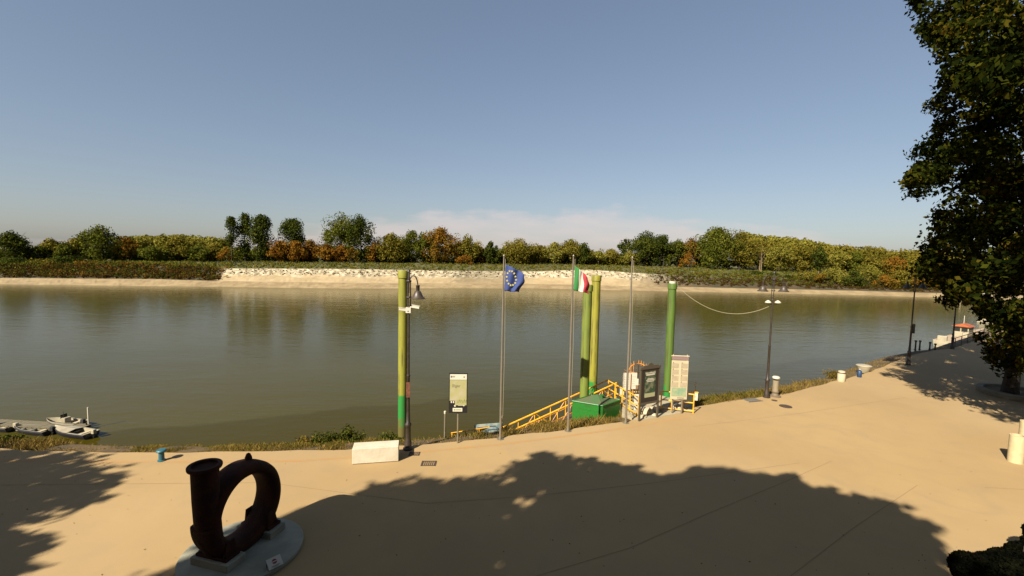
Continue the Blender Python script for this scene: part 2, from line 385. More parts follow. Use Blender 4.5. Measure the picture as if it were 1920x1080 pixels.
def farbank_mat():
    m = mat('far_bank_soil', (.5, .4, .25), .95); t = m.node_tree; b = t.nodes['Principled BSDF']
    g = N(t, 'ShaderNodeNewGeometry').outputs['Position']
    def noise(s, d=5):
        mp = N(t, 'ShaderNodeMapping'); mp.inputs['Scale'].default_value = (.6, .6, 1.8); t.links.new(g, mp.inputs[0])
        n = N(t, 'ShaderNodeTexNoise'); n.inputs['Scale'].default_value = s; n.inputs['Detail'].default_value = d; t.links.new(mp.outputs[0], n.inputs['Vector'])
        r = N(t, 'ShaderNodeMapRange'); r.inputs[1].default_value = .38; r.inputs[2].default_value = .62; t.links.new(n.outputs[0], r.inputs[0]); return r.outputs[0]
    at = N(t, 'ShaderNodeAttribute', attribute_name='pale')
    white = MIX(t, noise(.7), (.40, .34, .22), (.20, .155, .085))
    sandy = MIX(t, noise(.3), (.30, .225, .12), (.245, .18, .09))
    at2 = N(t, 'ShaderNodeAttribute', attribute_name='rise')
    pale = MIX(t, MATH(t, 'MULTIPLY_ADD', MATH(t, 'ADD', at2.outputs['Fac'], MATH(t, 'MULTIPLY', noise(.15), .25)), 6, -3.1, clamp=True), sandy, white)
    scrub = MIX(t, noise(.35), (.05, .03, .010), (.026, .024, .006))
    t.links.new(MIX(t, at.outputs['Fac'], scrub, pale), b.inputs['Base Color'])
    return m
M_far = farbank_mat()
M_meadow = mat('meadow_grass', (.085, .09, .018), .95, (.12, .11, .025), .12, coord='World', detail=8)
grid('far_beach', M_sand, [0, .2, .4, .6, .8, 1], .08)
grid('far_bank', M_far, [1, 1.1, 1.2, 1.3, 1.4, 1.5, 1.6, 1.7, 1.8, 1.9, 2], .35, pale=True)
grid('far_meadow', M_meadow, [2, 2.2, 2.4, 2.6, 2.8, 3, 33, 83, 203, 603, 1603, 4003], .3)

# ------------------------------------------------------------------ foliage
def leaf_quads(cen, size, nrm=None, aspect=.62):
    """cen (n,3), size (n,), random or given normals -> verts, faces"""
    n = len(cen)
    nv = rng.normal(size=(n, 3)) if nrm is None else nrm + rng.normal(size=(n, 3)) * .65
    nv /= np.linalg.norm(nv, axis=1, keepdims=True) + 1e-9
    a = rng.normal(size=(n, 3)); a -= nv * (a * nv).sum(1, keepdims=True); a /= np.linalg.norm(a, axis=1, keepdims=True) + 1e-9
    b = np.cross(nv, a); s = size[:, None]
    v = np.stack([cen - a * s, cen + b * s * aspect, cen + a * s, cen - b * s * aspect], 1).reshape(-1, 3)
    f = np.arange(4 * n).reshape(n, 4)
    return v, f
def blobs_to_leaves(bc, br, per, size, squash=.75, fill=.35, shell=(.8, .35)):
    cs, ns = [], []
    for c, r in zip(bc, br):
        d = rng.normal(size=(per, 3)); d /= np.linalg.norm(d, axis=1, keepdims=True)
        rad = np.where(rng.random(per) < fill, rng.random(per), .0 + shell[0] + shell[1] * rng.random(per))
        q = d * rad[:, None] * r; q[:, 2] *= squash
        cs.append(c + q); ns.append(d)
    cs = np.concatenate(cs); ns = np.concatenate(ns)
    return leaf_quads(cs, size * (.6 + .8 * rng.random(len(cs))), ns)
L = {
 'dark': leafmat('leaves_dark_green', [(.018, .026, .006), (.04, .05, .01), (.075, .082, .016)], .13, k=(1.0, .97, .7)),
 'green': leafmat('leaves_green', [(.035, .045, .008), (.075, .083, .014), (.125, .125, .025)], .13, k=(1.0, .97, .7)),
 'olive': leafmat('leaves_olive', [(.06, .055, .01), (.125, .105, .018), (.19, .155, .035)], .13, k=(1.0, .97, .7)),
 'yellow': leafmat('leaves_yellow_green', [(.09, .08, .012), (.17, .14, .025), (.24, .2, .045)], .13, k=(.92, .97, .8)),
 'orange': leafmat('leaves_orange', [(.10, .048, .009), (.18, .08, .014), (.20, .125, .022)], .13, k=(1.0, .97, .7)),
 'brown': leafmat('leaves_brown', [(.09, .04, .01), (.15, .075, .018), (.1, .08, .015)], .13, k=(1.0, .97, .7)),
 'rusty': leafmat('leaves_rust_and_green', [(.17, .065, .012), (.13, .085, .015), (.085, .08, .015)], .13, k=(1.0, .97, .7)),
 'scrub': leafmat('leaves_bank_scrub', [(.03, .022, .008), (.075, .04, .012), (.06, .05, .012)], .2),
}
def crown_blobs(h, w, shape):
    """blob centres/radii of a crown that spans heights lo..h, full width w"""
    out = []; rr = []
    if shape == 'poplar': lo = .2; n = 34
    elif shape == 'bush': lo = .1; n = 12
    elif shape == 'tall': lo = .1; n = 54
    else: lo = .18; n = 40
    lobes = [(random.uniform(-.25, .25), random.uniform(-.25, .25), random.uniform(.75, 1.0)) for _ in range(3)]
    for i in range(n):
        u = random.random() ** .8; z = lo + (1 - lo) * u
        env = {'poplar': .5 * (1 - abs(2 * u - 1.0) ** 2.6) + .16, 'bush': .5 * math.sqrt(max(0, 1 - u ** 2)) + .08,
               'tall': .5 * (1 - abs(2 * u - .9) ** 3.2) + .14}.get(shape, .5 * math.sqrt(max(0.02, 1 - (1.9 * u - .8) ** 2)))
        env = max(.1, env)
        a = random.uniform(0, 6.283); q = math.sqrt(random.random()) * env
        lx, ly, lh = random.choice(lobes)
        br = w * random.uniform(.1, .25) * (1.1 if shape == 'bush' else 1)
        if shape == 'poplar': br = w * random.uniform(.2, .34); q *= .6; lh = 1
        x = math.cos(a) * q * w * .95 + lx * w * .15; y = math.sin(a) * q * w * .85 + ly * w * .15
        zz = min(z * h * (lh if u > .6 else 1), h - br * .75)
        out.append((x, y, zz)); rr.append(br)
    # always one clump at the very top
    out.append((lobes[0][0] * w * .3, 0, h - w * .14)); rr.append(w * .19)
    return np.array(out), np.array(rr)
def far_tree(px, toprow, wpx, col, label, shape='round', dd=0, trunk='dark', cat='tree', name='tree', basev=None, bare=False, group=None):
    y = 15 * F / tab(SHORE, px) + (tab(DB, px) + dd if basev is None else basev)
    g = ground_at(px, y); w = wpx * y / F * 1.08
    # height so that the top reaches toprow
    tp = DP(px, toprow, y); h = max(1.0, tp.z - g.z)
    root = thing(name, (tp.x if False else g.x, g.y, g.z - .1), label, cat, group=group)
    # keep the top over the column: shift root so mid height projects on px
    mid = DP(px, (toprow + 490) / 2, y); root.location.x = mid.x
    if not bare:
        bc, br = crown_blobs(h, w, shape)
        ls = .42 if shape != 'bush' else .34; per = int(min(420, max(60, 3.6 * (br.mean() / ls) ** 2)))
        v, f = blobs_to_leaves(bc, br, per, ls, 1.2 if shape in ('tall', 'poplar') else .9)
        npmesh('crown' if shape != 'bush' else 'foliage', v, f, L[col], root)
    mt = M_barkpale if trunk == 'pale' else M_bark
    tb = MB(); r0 = max(.08, h * .014)
    tb.tube([(0, 0, 0), (w * .02, 0, h * .3), (-w * .02, .1, h * .62), (w * .02, 0, h * .85)], [r0 * 1.3, r0, r0 * .6, r0 * .2], 6)
    for k in range(9 if bare else (5 if shape != 'bush' else 3)):
        a = random.uniform(0, 6.28); z0 = h * random.uniform(.25, .65); l = w * random.uniform(.25, .42)
        tb.tube([(0, 0, z0), (math.cos(a) * l * .5, math.sin(a) * l * .5, z0 + l * .45), (math.cos(a) * l, math.sin(a) * l, z0 + l * 1.1)], [r0 * .45, r0 * .3, r0 * .1], 5)
    tb.build('trunk' if shape != 'bush' else 'stems', mt, root)
    return root

FT = [  # px, top row, width px, colour, shape, extra depth, trunk, label
 (25, 433, 52, 'dark', 'round', 0, 'dark', 'tall dark green tree at the left edge of the far bank'),
 (72, 462, 30, 'green', 'round', 4, 'dark', 'low green tree just right of the tall leftmost far tree'),
 (97, 447, 34, 'olive', 'round', 8, 'dark', 'olive rounded tree, second highest left of the pointed far tree'),
 (122, 452, 28, 'green', 'round', 2, 'dark', 'mid green tree between two olive trees on the left far bank'),
 (148, 450, 28, 'olive', 'poplar', 6, 'dark', 'slim olive tree directly left of the pointed green far tree'),
 (191, 425, 50, 'green', 'tall', 0, 'dark', 'pointed green tree standing well above its neighbours on the left far bank'),
 (236, 443, 38, 'rusty', 'round', 3, 'pale', 'brownish tree with orange leaves right of the pointed green far tree'),
 (288, 462, 40, 'green', 'round', 0, 'dark', 'green tree in front of the pale wooded hill, leftmost of the trees there'),
 (332, 446, 44, 'olive', 'round', 4, 'dark', 'largest olive tree in front of the pale wooded hill'),
 (372, 459, 36, 'green', 'round', 0, 'pale', 'green tree before the right half of the pale wooded hill'),
 (402, 457, 30, 'olive', 'round', 2, 'dark', 'olive tree at the right foot of the pale wooded hill'),
 (434, 408, 20, 'dark', 'poplar', 0, 'dark', 'narrowest of the three tall dark poplars, leftmost'),
 (459, 403, 28, 'dark', 'poplar', 3, 'dark', 'tallest and middle one of the three tall dark poplars'),
 (489, 408, 40, 'dark', 'poplar', 0, 'dark', 'widest of the three tall dark poplars, rightmost'),
 (424, 462, 22, 'orange', 'bush', -6, 'pale', 'small orange shrub at the foot of the narrowest dark poplar'),
 (549, 415, 40, 'dark', 'poplar', 2, 'pale', 'lone tall dark poplar rising from orange trees, pale trunk'),
 (523, 452, 38, 'orange', 'round', -4, 'pale', 'bright orange tree left of the lone tall poplar'),
 (556, 452, 34, 'orange', 'round', -5, 'pale', 'bright orange tree right under the lone tall poplar'),
 (584, 449, 34, 'brown', 'round', 0, 'dark', 'reddish brown tree right of the lone tall poplar'),
 (612, 457, 32, 'orange', 'round', -4, 'pale', 'orange tree at the left foot of the highest far tree'),
 (640, 401, 52, 'green', 'tall', 2, 'dark', 'highest tree on the far bank, broad green crown'),
 (676, 404, 44, 'dark', 'tall', 0, 'dark', 'dark tall tree leaning against the highest far tree on its right'),
 (640, 460, 34, 'orange', 'round', -6, 'pale', 'orange tree in front of the highest far tree'),
 (662, 464, 22, 'rusty', 'bush', -7, 'pale', 'rust coloured shrub in front of the dark tall tree by the highest far tree'),
 (702, 452, 32, 'rusty', 'round', -3, 'pale', 'rust coloured tree right of the dark tall tree'),
 (733, 440, 46, 'olive', 'tall', 0, 'pale', 'olive tree with pale trunk left of the far trees above the street lamp'),
 (771, 433, 34, 'green', 'tall', 2, 'pale', 'green tree with bare pale trunk above the nearest street lamp'),
 (793, 436, 30, 'green', 'tall', 4, 'pale', 'narrow green tree between the lamp top and the orange brown tree'),
 (826, 431, 50, 'rusty', 'tall', 0, 'dark', 'large orange brown tree right of the nearest street lamp'),
 (879, 440, 42, 'olive', 'round', 0, 'pale', 'pale olive tree left of the blue flag, behind a small orange bush'),
 (868, 478, 28, 'orange', 'bush', -8, 'pale', 'small round orange bush on the meadow left of the blue flag'),
 (921, 453, 22, 'dark', 'tall', -3, 'dark', 'narrow dark tree just left of the blue flag pole'),
 (900, 463, 28, 'brown', 'round', 4, 'dark', 'brownish tree between pale olive tree and narrow dark tree'),
 (974, 450, 46, 'olive', 'tall', 0, 'pale', 'olive tree above the blue flag'),
 (948, 462, 30, 'green', 'round', 5, 'dark', 'green tree behind the top of the blue flag pole'),
 (1012, 460, 36, 'olive', 'round', 3, 'pale', 'low olive tree midway between the two flags'),
 (1042, 454, 40, 'yellow', 'round', 0, 'pale', 'yellow green tree left of the tricolour flag pole'),
 (1072, 449, 44, 'olive', 'round', 2, 'dark', 'rounded olive tree behind the top of the tricolour flag pole'),
 (1096, 455, 28, 'dark', 'round', -2, 'dark', 'dark green tree right of the tricolour flag pole'),
 (1122, 471, 26, 'yellow', 'round', 6, 'pale', 'low yellow green tree above the pair of green piles'),
 (1148, 468, 30, 'olive', 'round', 8, 'pale', 'low olive tree left of the bare flagpole top'),
 (1178, 470, 32, 'yellow', 'bush', 0, 'pale', 'yellow green shrubby tree at the bare flagpole top'),
 (1172, 447, 26, 'dark', 'round', 10, 'dark', 'dark tree at the left shoulder of the broad dark grove'),
 (1212, 434, 56, 'dark', 'round', 4, 'dark', 'broadest dark rounded tree, right of the bare flagpole'),
 (1245, 441, 44, 'dark', 'round', 2, 'dark', 'dark rounded tree above the cabled green pile'),
 (1270, 449, 34, 'green', 'round', 3, 'dark', 'green tree between dark grove and orange bush'),
 (1298, 447, 34, 'brown', 'round', 6, 'dark', 'brownish tree behind the orange bush right of the cabled pile'),
 (1291, 474, 24, 'orange', 'bush', -5, 'pale', 'orange bush right of the cabled green pile'),
 (1345, 427, 76, 'green', 'round', 0, 'pale', 'very wide green tree with pale trunk, left of the double street lamp'),
 (1388, 432, 46, 'olive', 'round', 3, 'dark', 'olive tree at the right side of the very wide green tree'),
 (1426, 450, 36, 'olive', 'bush', 2, 'pale', 'olive tree behind the bare white trunk'),
 (1462, 458, 42, 'yellow', 'round', 0, 'pale', 'yellow green tree right above the double street lamp'),
 (1500, 462, 40, 'olive', 'round', 3, 'pale', 'olive tree left of the small dark tree on the right far bank'),
 (1537, 464, 26, 'dark', 'round', -2, 'pale', 'small dark tree on the right far bank'),
 (1570, 470, 38, 'yellow', 'round', 2, 'pale', 'yellow green tree right of the small dark tree'),
 (1605, 470, 34, 'green', 'round', 4, 'dark', 'green tree above the white tub on the right far bank'),
 (1640, 478, 42, 'olive', 'round', 2, 'pale', 'olive tree third from the third street lamp'),
 (1675, 482, 40, 'rusty', 'round', 0, 'dark', 'rust tinged tree left of the third street lamp'),
 (1705, 484, 40, 'olive', 'round', 4, 'dark', 'olive tree behind the third street lamp'),
 (1740, 490, 44, 'green', 'round', 0, 'dark', 'green far tree half behind the big dark tree'),
]
for px, tr, w, c, sh, dd, tk, lb in FT:
    far_tree(px, tr, w, c, lb, sh, dd, tk, name='shrub' if sh == 'bush' else 'tree', cat='shrub' if sh == 'bush' else 'tree')
far_tree(1429, 455, 24, 'olive', 'bare white tree trunk with forked limbs on the far bank', 'round', -4, 'pale', bare=True, name='dead_tree')
# waterside shrubs on the left slope and right slope of the far bank
WS = [(14, 484, 52, 'dark'), (52, 492, 42, 'green'), (90, 486, 44, 'olive'), (128, 480, 44, 'dark'), (165, 490, 40, 'rusty'), (200, 497, 34, 'dark'), (240, 492, 30, 'rusty')]
WL = ['dark waterside shrub below the tall leftmost far tree', 'green waterside shrub, second from the left edge', 'olive waterside shrub between green and dark ones at left',
      'largest dark waterside shrub on the left far slope', 'rust tinged shrub below the pointed green far tree', 'low dark shrub on the left slope right of a rusty one', 'rust coloured shrub on the slope below the brownish tree']
for (px, tr, w, c), lb in zip(WS, WL): far_tree(px, tr, w, c, lb, 'bush', name='shrub', cat='shrub', basev=26)
WS = [(1420, 508, 16, 'dark', 34), (1451, 511, 14, 'dark', 30), (1478, 516, 18, 'dark', 26), (1515, 507, 30, 'olive', 20), (1545, 513, 28, 'rusty', 14), (1566, 500, 40, 'yellow', 18), (1603, 506, 38, 'dark', 12), (1632, 498, 46, 'yellow', 16), (1662, 515, 34, 'rusty', 12), (1694, 508, 44, 'olive', 14), (1728, 515, 40, 'rusty', 12)]
WL = ['small dark bush left of the double lamp head', 'small dark bush behind the double lamp head', 'dark bush right of the double lamp head', 'olive bush upslope on the right far bank', 'rust tinged bush on the right far slope',
      'yellow green bush above the sandy strip, left of a dark one', 'darkest bush touching the sandy strip on the right far bank', 'large yellow green bush right of the darkest waterside bush', 'rusty bush by the sand left of the third lamp',
      'olive waterside bush behind the third lamp', 'rusty waterside bush partly behind the big dark tree']
for (px, tr, w, c, bv), lb in zip(WS, WL): far_tree(px, tr, w, c, lb, 'bush', name='shrub', cat='shrub', basev=bv)

# masses nobody could count
def wood_mass(name, pxs, toprow_fn, depth_rng, col, label, n, w=(8, 13), per=60, leaf=.6):
    V = []; Fc = []; nb = 0
    for i in range(n):
        px = random.uniform(*pxs); dd = random.uniform(*depth_rng)
        y = 15 * F / tab(SHORE, px) + tab(DB, px) + dd; g = ground_at(px, y)
        h = max(3, DP(px, toprow_fn(px) + random.uniform(0, 9), y).z - g.z); ww = random.uniform(*w)
        k = random.randint(5, 8)
        bc = np.array([(g.x + random.gauss(0, ww * .22), g.y + random.gauss(0, ww * .22), g.z + h - ww * .16 - (random.random() ** 1.5) * h * .8 * (q > 1)) for q in range(k)])
        br = np.array([ww * random.uniform(.18, .3) for _ in range(k)])
        v, f = blobs_to_leaves(bc, br, per, leaf, .9); V.append(v); Fc.append(f + nb); nb += len(v)
    o = npmesh(name, np.concatenate(V), np.concatenate(Fc), L[col]); tag(o, label, None, kind='stuff'); return o
wood_mass('distant_wood', (238, 425), lambda x: 441 + ((x - 320) / 90) ** 2 * 6, (110, 190), 'yellow', 'pale yellow green wood forming a low hill at left', 130, leaf=.8)
wood_mass('distant_wood', (1385, 1990), lambda x: float(np.interp(x, [1385, 1430, 1500, 1600, 1700, 1990], [436, 442, 448, 466, 476, 490])), (25, 120), 'yellow', 'yellow green wood sloping down to the right', 260, leaf=.7)
def silh(x): return float(np.interp(x, [-400, 0, 60, 150, 240, 420, 430, 700, 760, 850, 900, 1000, 1100, 1130, 1190, 1260, 1330, 1400, 2100], [455, 462, 474, 464, 466, 464, 462, 464, 452, 454, 466, 468, 466, 480, 470, 458, 452, 452, 490]))
wood_mass('undergrowth', (-420, 1100), silh, (8, 45), 'green', 'dark green undergrowth behind the far bank trees at left and centre', 260, leaf=.55)
wood_mass('undergrowth', (1090, 2050), silh, (8, 35), 'olive', 'olive undergrowth behind the right far bank trees', 200, leaf=.55)
wood_mass('undergrowth', (-420, 1450), lambda x: 480, (4, 12), 'dark', 'low dark scrub at the feet of the far bank trees', 230, w=(3, 7), leaf=.4, per=45)
def scatter_tufts(name, n, pxs, vr, size, col, label, per=22, leafs=.28, dens=None):
    V = []; Fc = []; nb = 0
    for i in range(n):
        px = random.uniform(*pxs)
        if dens and random.random() > dens(px): continue
        p = far_pt(px, random.uniform(*vr)); r = random.uniform(*size)
        v, f = blobs_to_leaves(np.array([(p.x, p.y, p.z + r * .3)]), np.array([r]), per, leafs, .7, .6); V.append(v); Fc.append(f + nb); nb += len(v)
    o = npmesh(name, np.concatenate(V), np.concatenate(Fc), L[col]); tag(o, label, kind='stuff')
scatter_tufts('bank_scrub', 1300, (-250, 412), (1.05, 2.0), (.4, 1.9), 'scrub', 'brown scrub covering the left far bank slope')
scatter_tufts('bank_scrub', 330, (60, 425), (1.1, 2.1), (.4, 1.6), 'brown', 'brownish orange scrub patches on the left far bank slope')
scatter_tufts('bank_scrub', 260, (-250, 405), (1.2, 2.2), (.5, 2.2), 'green', 'green scrub patches on the left far bank slope')
scatter_tufts('bank_scrub', 600, (-250, 405), (1.05, 2.3), (.5, 1.8), 'dark', 'dark green scrub covering the left far bank slope')
scatter_tufts('bank_scrub', 1500, (1230, 2050), (1.15, 2.3), (.4, 1.3), 'scrub', 'brown scrub on the right far bank slope')
scatter_tufts('bank_scrub', 1100, (1250, 2050), (1.4, 2.9), (.5, 1.4), 'green', 'green scrub on the right far bank slope')
scatter_tufts('bank_tufts', 520, (410, 1330), (1.5, 1.99), (.2, .6), 'scrub', 'small weed tufts dotting the bare pale far bank', per=12, leafs=.2)
scatter_tufts('meadow_weeds', 2600, (-200, 1500), (2.02, 2.98), (.3, 1.0), 'olive', 'weedy meadow growth along the top of the far bank', per=14)
scatter_tufts('meadow_weeds', 2600, (-200, 1800), (2.02, 3.1), (.3, 1.2), 'green', 'green weeds along the top of the far bank', per=14)

# ------------------------------------------------------------------ near trees (crowns are kept to where foliage and its shade are seen)
def inpoly(x, y, poly):
    c = False; j = len(poly) - 1
    for i in range(len(poly)):
        xi, yi = poly[i]; xj, yj = poly[j]
        if (yi > y) != (yj > y) and x < (xj - xi) * (y - yi) / (yj - yi) + xi: c = not c
        j = i
    return c
SHIFT = 1 / math.tan(SUN_EL); SX, SY = math.sin(SH_AZ), math.cos(SH_AZ)
def shade_of(p): return (p[0] + SHIFT * p[2] * SX, p[1] + SHIFT * p[2] * SY, 0)
CROWN_SEEN = [(1715, -60), (1708, 35), (1722, 60), (1738, 100), (1762, 130), (1748, 180), (1720, 188), (1722, 210), (1748, 235), (1735, 262), (1705, 285), (1712, 305), (1690, 340), (1695, 370),
              (1765, 372), (1780, 385), (1745, 400), (1728, 415), (1745, 440), (1720, 455), (1735, 485), (1712, 505), (1720, 520), (1752, 520), (1765, 548), (1745, 580), (1770, 585), (1810, 558), (1822, 575),
              (1840, 600), (1815, 612), (1838, 645), (1860, 690), (1868, 722), (2300, 730), (2300, -400), (1715, -400)]
SHADE_MAIN = [(150, 1110), (330, 1075), (400, 1010), (470, 985), (535, 972), (585, 955), (640, 932), (690, 912), (750, 904), (800, 903), (850, 905), (885, 893), (915, 873), (960, 862), (1010, 856), (1060, 852), (1110, 864), (1150, 872), (1200, 882),
              (1235, 892), (1258, 910), (1280, 892), (1310, 880), (1360, 884), (1420, 878), (1470, 888), (1512, 893), (1528, 918), (1580, 924), (1630, 934), (1680, 945), (1722, 958), (1742, 985), (1746, 1020), (1762, 1045), (1800, 1085), (1830, 1400), (100, 1400)]
SHADE_LEFT = [(-700, 700), (-400, 838), (0, 838), (60, 846), (130, 852), (235, 858), (215, 868), (210, 880), (225, 888), (212, 905), (205, 925), (170, 945), (125, 962), (100, 976), (40, 984), (22, 998), (60, 1012), (98, 1022), (70, 1040), (55, 1060), (20, 1100), (-700, 1200)]
SHADE_RIGHT = [(1640, 700), (1660, 688), (1705, 640), (1760, 610), (2600, 560), (2600, 830), (1925, 796), (1880, 792), (1838, 778), (1845, 768), (1800, 757), (1762, 752), (1720, 750), (1690, 733), (1662, 722), (1690, 716)]
from mathutils import noise as mnoise
HOLES = [(845, 1005, 9), (872, 1020, 9), (897, 1018, 6), (930, 1048, 9), (990, 893, 7), (815, 924, 7), (1200, 1040, 6), (1480, 1026, 7), (1615, 966, 7), (1625, 985, 6), (700, 990, 5), (1085, 895, 4),
         (55, 915, 14), (85, 925, 9), (20, 925, 5), (160, 935, 9), (175, 890, 9), (60, 944, 9), (75, 968, 10), (35, 860, 9), (110, 868, 6), (140, 945, 7), (190, 872, 8), (62, 1040, 8), (185, 898, 5), (90, 855, 10),
         (372, 1048, 8), (360, 1030, 6), (460, 1060, 12), (395, 1062, 6), (350, 1068, 7), (480, 1072, 9)]
def ok_point(p, shade, seen, pad=0, wob=False):
    q = proj(p)
    if q and -15 < q[0] < 1935 and -15 < q[1] < 1095:
        qx, qy = q[0] - pad, q[1]
        if wob:
            nv = mnoise.noise_vector(Vector(p) * 1.1) * 26 + mnoise.noise_vector(Vector(p) * 3.5) * 14; qx += nv.x; qy += nv.y
        if not seen or not inpoly(qx, qy, seen): return False
    ground = shade_of(p)
    if wob: 
        nv = mnoise.noise_vector(Vector(ground) * .8) * .7 + mnoise.noise_vector(Vector(ground) * 2.4) * .75 + mnoise.noise_vector(Vector(ground) * 6) * .38
        ground = (ground[0] + nv.x, ground[1] + nv.y * .8, 0)
    s = proj(ground)
    if s is None: return True
    if s[0] < -10 or s[0] > 1930 or s[1] > 1090: return True
    if wob and shade is not SHADE_RIGHT:
        for hx, hy, hr in HOLES:
            if abs(s[0] - hx) < hr * 1.5 and abs(s[1] - hy) < hr * .75: return False
    if ground[1] > edge_y(ground[0]) + .5: 
        return shade is SHADE_RIGHT and s[0] > 1625 or (shade is SHADE_LEFT and s[0] < 60)
    return inpoly(s[0], s[1], shade)
def crown_in(ells, shade, seen, nb, br, tries=40000, pad=0):
    out = []
    for _ in range(tries):
        if len(out) >= nb: break
        c, r = random.choice(ells)
        d = Vector((random.gauss(0, 1), random.gauss(0, 1), random.gauss(0, 1))).normalized() * random.random() ** (1 / 3)
        p = (c[0] + d.x * r[0], c[1] + d.y * r[1], c[2] + d.z * r[2])
        if p[2] > 1.9 and ok_point(p, shade, seen, pad): out.append(p)
    return np.array(out)
def filter_leaves(v, f, shade, seen):
    cen = v.reshape(-1, 4, 3).mean(1)
    keep = np.array([ok_point(c, shade, seen, 0, True) for c in cen])
    vv = v.reshape(-1, 4, 3)[keep].reshape(-1, 3); return vv, np.arange(len(vv)).reshape(-1, 4)
def big_tree(base, label, pts, mt, per, leafs, brad, shade, seen, r0=.32, filt=True, name='plane_tree'):
    root = thing(name, base, label, 'tree')
    br = np.array([random.uniform(*brad) for _ in pts])
    v, f = blobs_to_leaves(pts, br, per, leafs, .8, .5)
    if filt: v, f = filter_leaves(v, f, shade, seen)
    npmesh('crown', v - np.array(base), f, mt, root)
    b = Vector(base); c = Vector(pts.mean(0)); top_ = Vector((c.x * .5 + b.x * .5 - b.x, c.y * .5 + b.y * .5 - b.y, c.z - b.z))
    tb = MB(); path = [Vector((0, 0, -.1)), Vector((.08, .05, 1.2)), top_ * .45, top_ * .9]
    tb.tube(path, [r0 * 1.35, r0, r0 * .8, r0 * .3], 10)
    order = sorted(range(len(pts)), key=lambda i: random.random())[:34]
    for i in order:
        e = Vector(pts[i]) - b; t_ = random.uniform(.3, .85)
        s = (path[2].lerp(path[3], (t_ - .3) / .6)); mid = s.lerp(e, .5) + Vector((random.uniform(-.4, .4), random.uniform(-.4, .4), random.uniform(-.2, .6)))
        tb.tube([s, mid, e], [r0 * .28, r0 * .16, .025], 6)
    tb.build('trunk', M_bark, root, smooth=True)
    return root
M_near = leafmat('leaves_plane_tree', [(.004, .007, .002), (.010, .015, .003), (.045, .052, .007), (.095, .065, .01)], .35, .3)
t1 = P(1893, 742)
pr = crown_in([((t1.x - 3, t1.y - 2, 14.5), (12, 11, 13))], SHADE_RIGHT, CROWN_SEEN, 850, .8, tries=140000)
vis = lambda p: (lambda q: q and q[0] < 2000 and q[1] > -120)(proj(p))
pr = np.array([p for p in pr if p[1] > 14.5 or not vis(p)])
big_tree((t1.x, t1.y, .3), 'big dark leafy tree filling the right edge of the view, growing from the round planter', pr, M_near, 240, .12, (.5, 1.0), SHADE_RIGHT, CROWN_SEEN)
pr2 = crown_in([((21, 12.5, 15), (8, 7, 7)), ((30, 18, 13), (6, 6, 8))], SHADE_RIGHT, CROWN_SEEN, 200, .8)
pr2 = np.array([p for p in pr2 if p[1] > 14.5 or not vis(p)])
big_tree((24.5, 13.5, 0), 'second leafy tree just outside the right edge of the view', pr2, M_near, 240, .13, (.7, 1.1), SHADE_RIGHT, CROWN_SEEN)
def shade_tree(base, shade, zr, n, gx, gy, label, per=120, brad=(.6, 1.2), hole=0):
    pts = []
    for _ in range(60000):
        if len(pts) >= n: break
        x = random.uniform(*gx); y = random.uniform(*gy); q = proj((x, y, 0))
        if q is None or not inpoly(q[0], q[1], shade): continue
        z = random.uniform(*zr); p = (x - SHIFT * z * SX, y - SHIFT * z * SY, z)
        s = proj(p)
        if s and -60 < s[0] < 1980 and -60 < s[1]: continue
        pts.append(p)
    pts = np.array(pts)
    return big_tree(base, label, pts, M_near, per, .2, brad, shade, None)
shade_tree((-13, -1.2, 0), SHADE_MAIN, (13, 19), 290, (-12, 6), (6.5, 19.5), 'tall leafy tree behind the viewpoint shading the sculpture and middle pavement')
shade_tree((2.5, -1.2, 0), SHADE_MAIN, (13, 19), 290, (4, 15), (6.5, 19), 'tall leafy tree behind the viewpoint shading the pavement right of centre')
shade_tree((-27, 4, 0), SHADE_LEFT, (8, 15), 230, (-33, -10), (8, 19), 'leafy tree left of the view casting the shade at the left edge')

# unseen house added behind the viewpoint to block sky light and darken the shade
root = thing('added_building', (0, -3, 0), 'added unseen two storey ochre house behind the viewpoint, blocking sky light', 'house')
wl = mat('ochre_plaster', (.42, .3, .15), .9, (.36, .26, .13), .8, .1)
MB().box((-6, -6, 4.7), (74, 12, 9.4)).build('walls', wl, root)
MB().add([(-44, .6, 9.41), (32, .6, 9.41), (32, -12.6, 9.41), (-44, -12.6, 9.41), (-38, -6, 11.2), (26, -6, 11.2)], [(0, 1, 5, 4), (1, 2, 5), (2, 3, 4, 5), (3, 0, 4), (3, 2, 1, 0)]).build('roof', M_redroof, root)
for i in range(18):
    for z in (1.6, 5.6):
        f = MB().box((-41 + i * 4.1, .02, z + .6), (1.3, .08, 2.0)).build('window', M_wood, root); MB().box((-41 + i * 4.1, .07, z + .6), (1.1, .03, 1.8)).build('pane', M_glass, f)

# round planter and kerb under the tree
c = P(1905, 742); root = thing('round_planter', c, 'low round stone planter ring around the foot of the big dark tree', 'planter')
MB().lathe([(1.75, 0), (1.78, .28), (1.72, .32), (1.45, .32), (1.42, .2)], n=40, cap=False).build('ring', mat('planter_stone', (.3, .26, .18), .9, (.2, .17, .12), 2, .2), root, smooth=True)
MB().lathe([(1.43, .0), (1.43, .22)], n=30).build('soil', M_earth, root)
b = P(1890, 733); root = thing('notice_board', b + Vector((-.2, -.5, 0)), 'tall pale green notice panel in the shade beside the tree trunk', 'notice board', face_rz(b, R(8)))
MB().box((0, 0, 1.25), (.5, .04, 1.5)).build('panel', mat('pale_green_panel', (.3, .36, .2), .6, (.25, .3, .17), 3), root)
for s in (-.2, .2): MB().tube([(s, .04, 0), (s, .04, 2)], .025).build('post', M_iron, root)

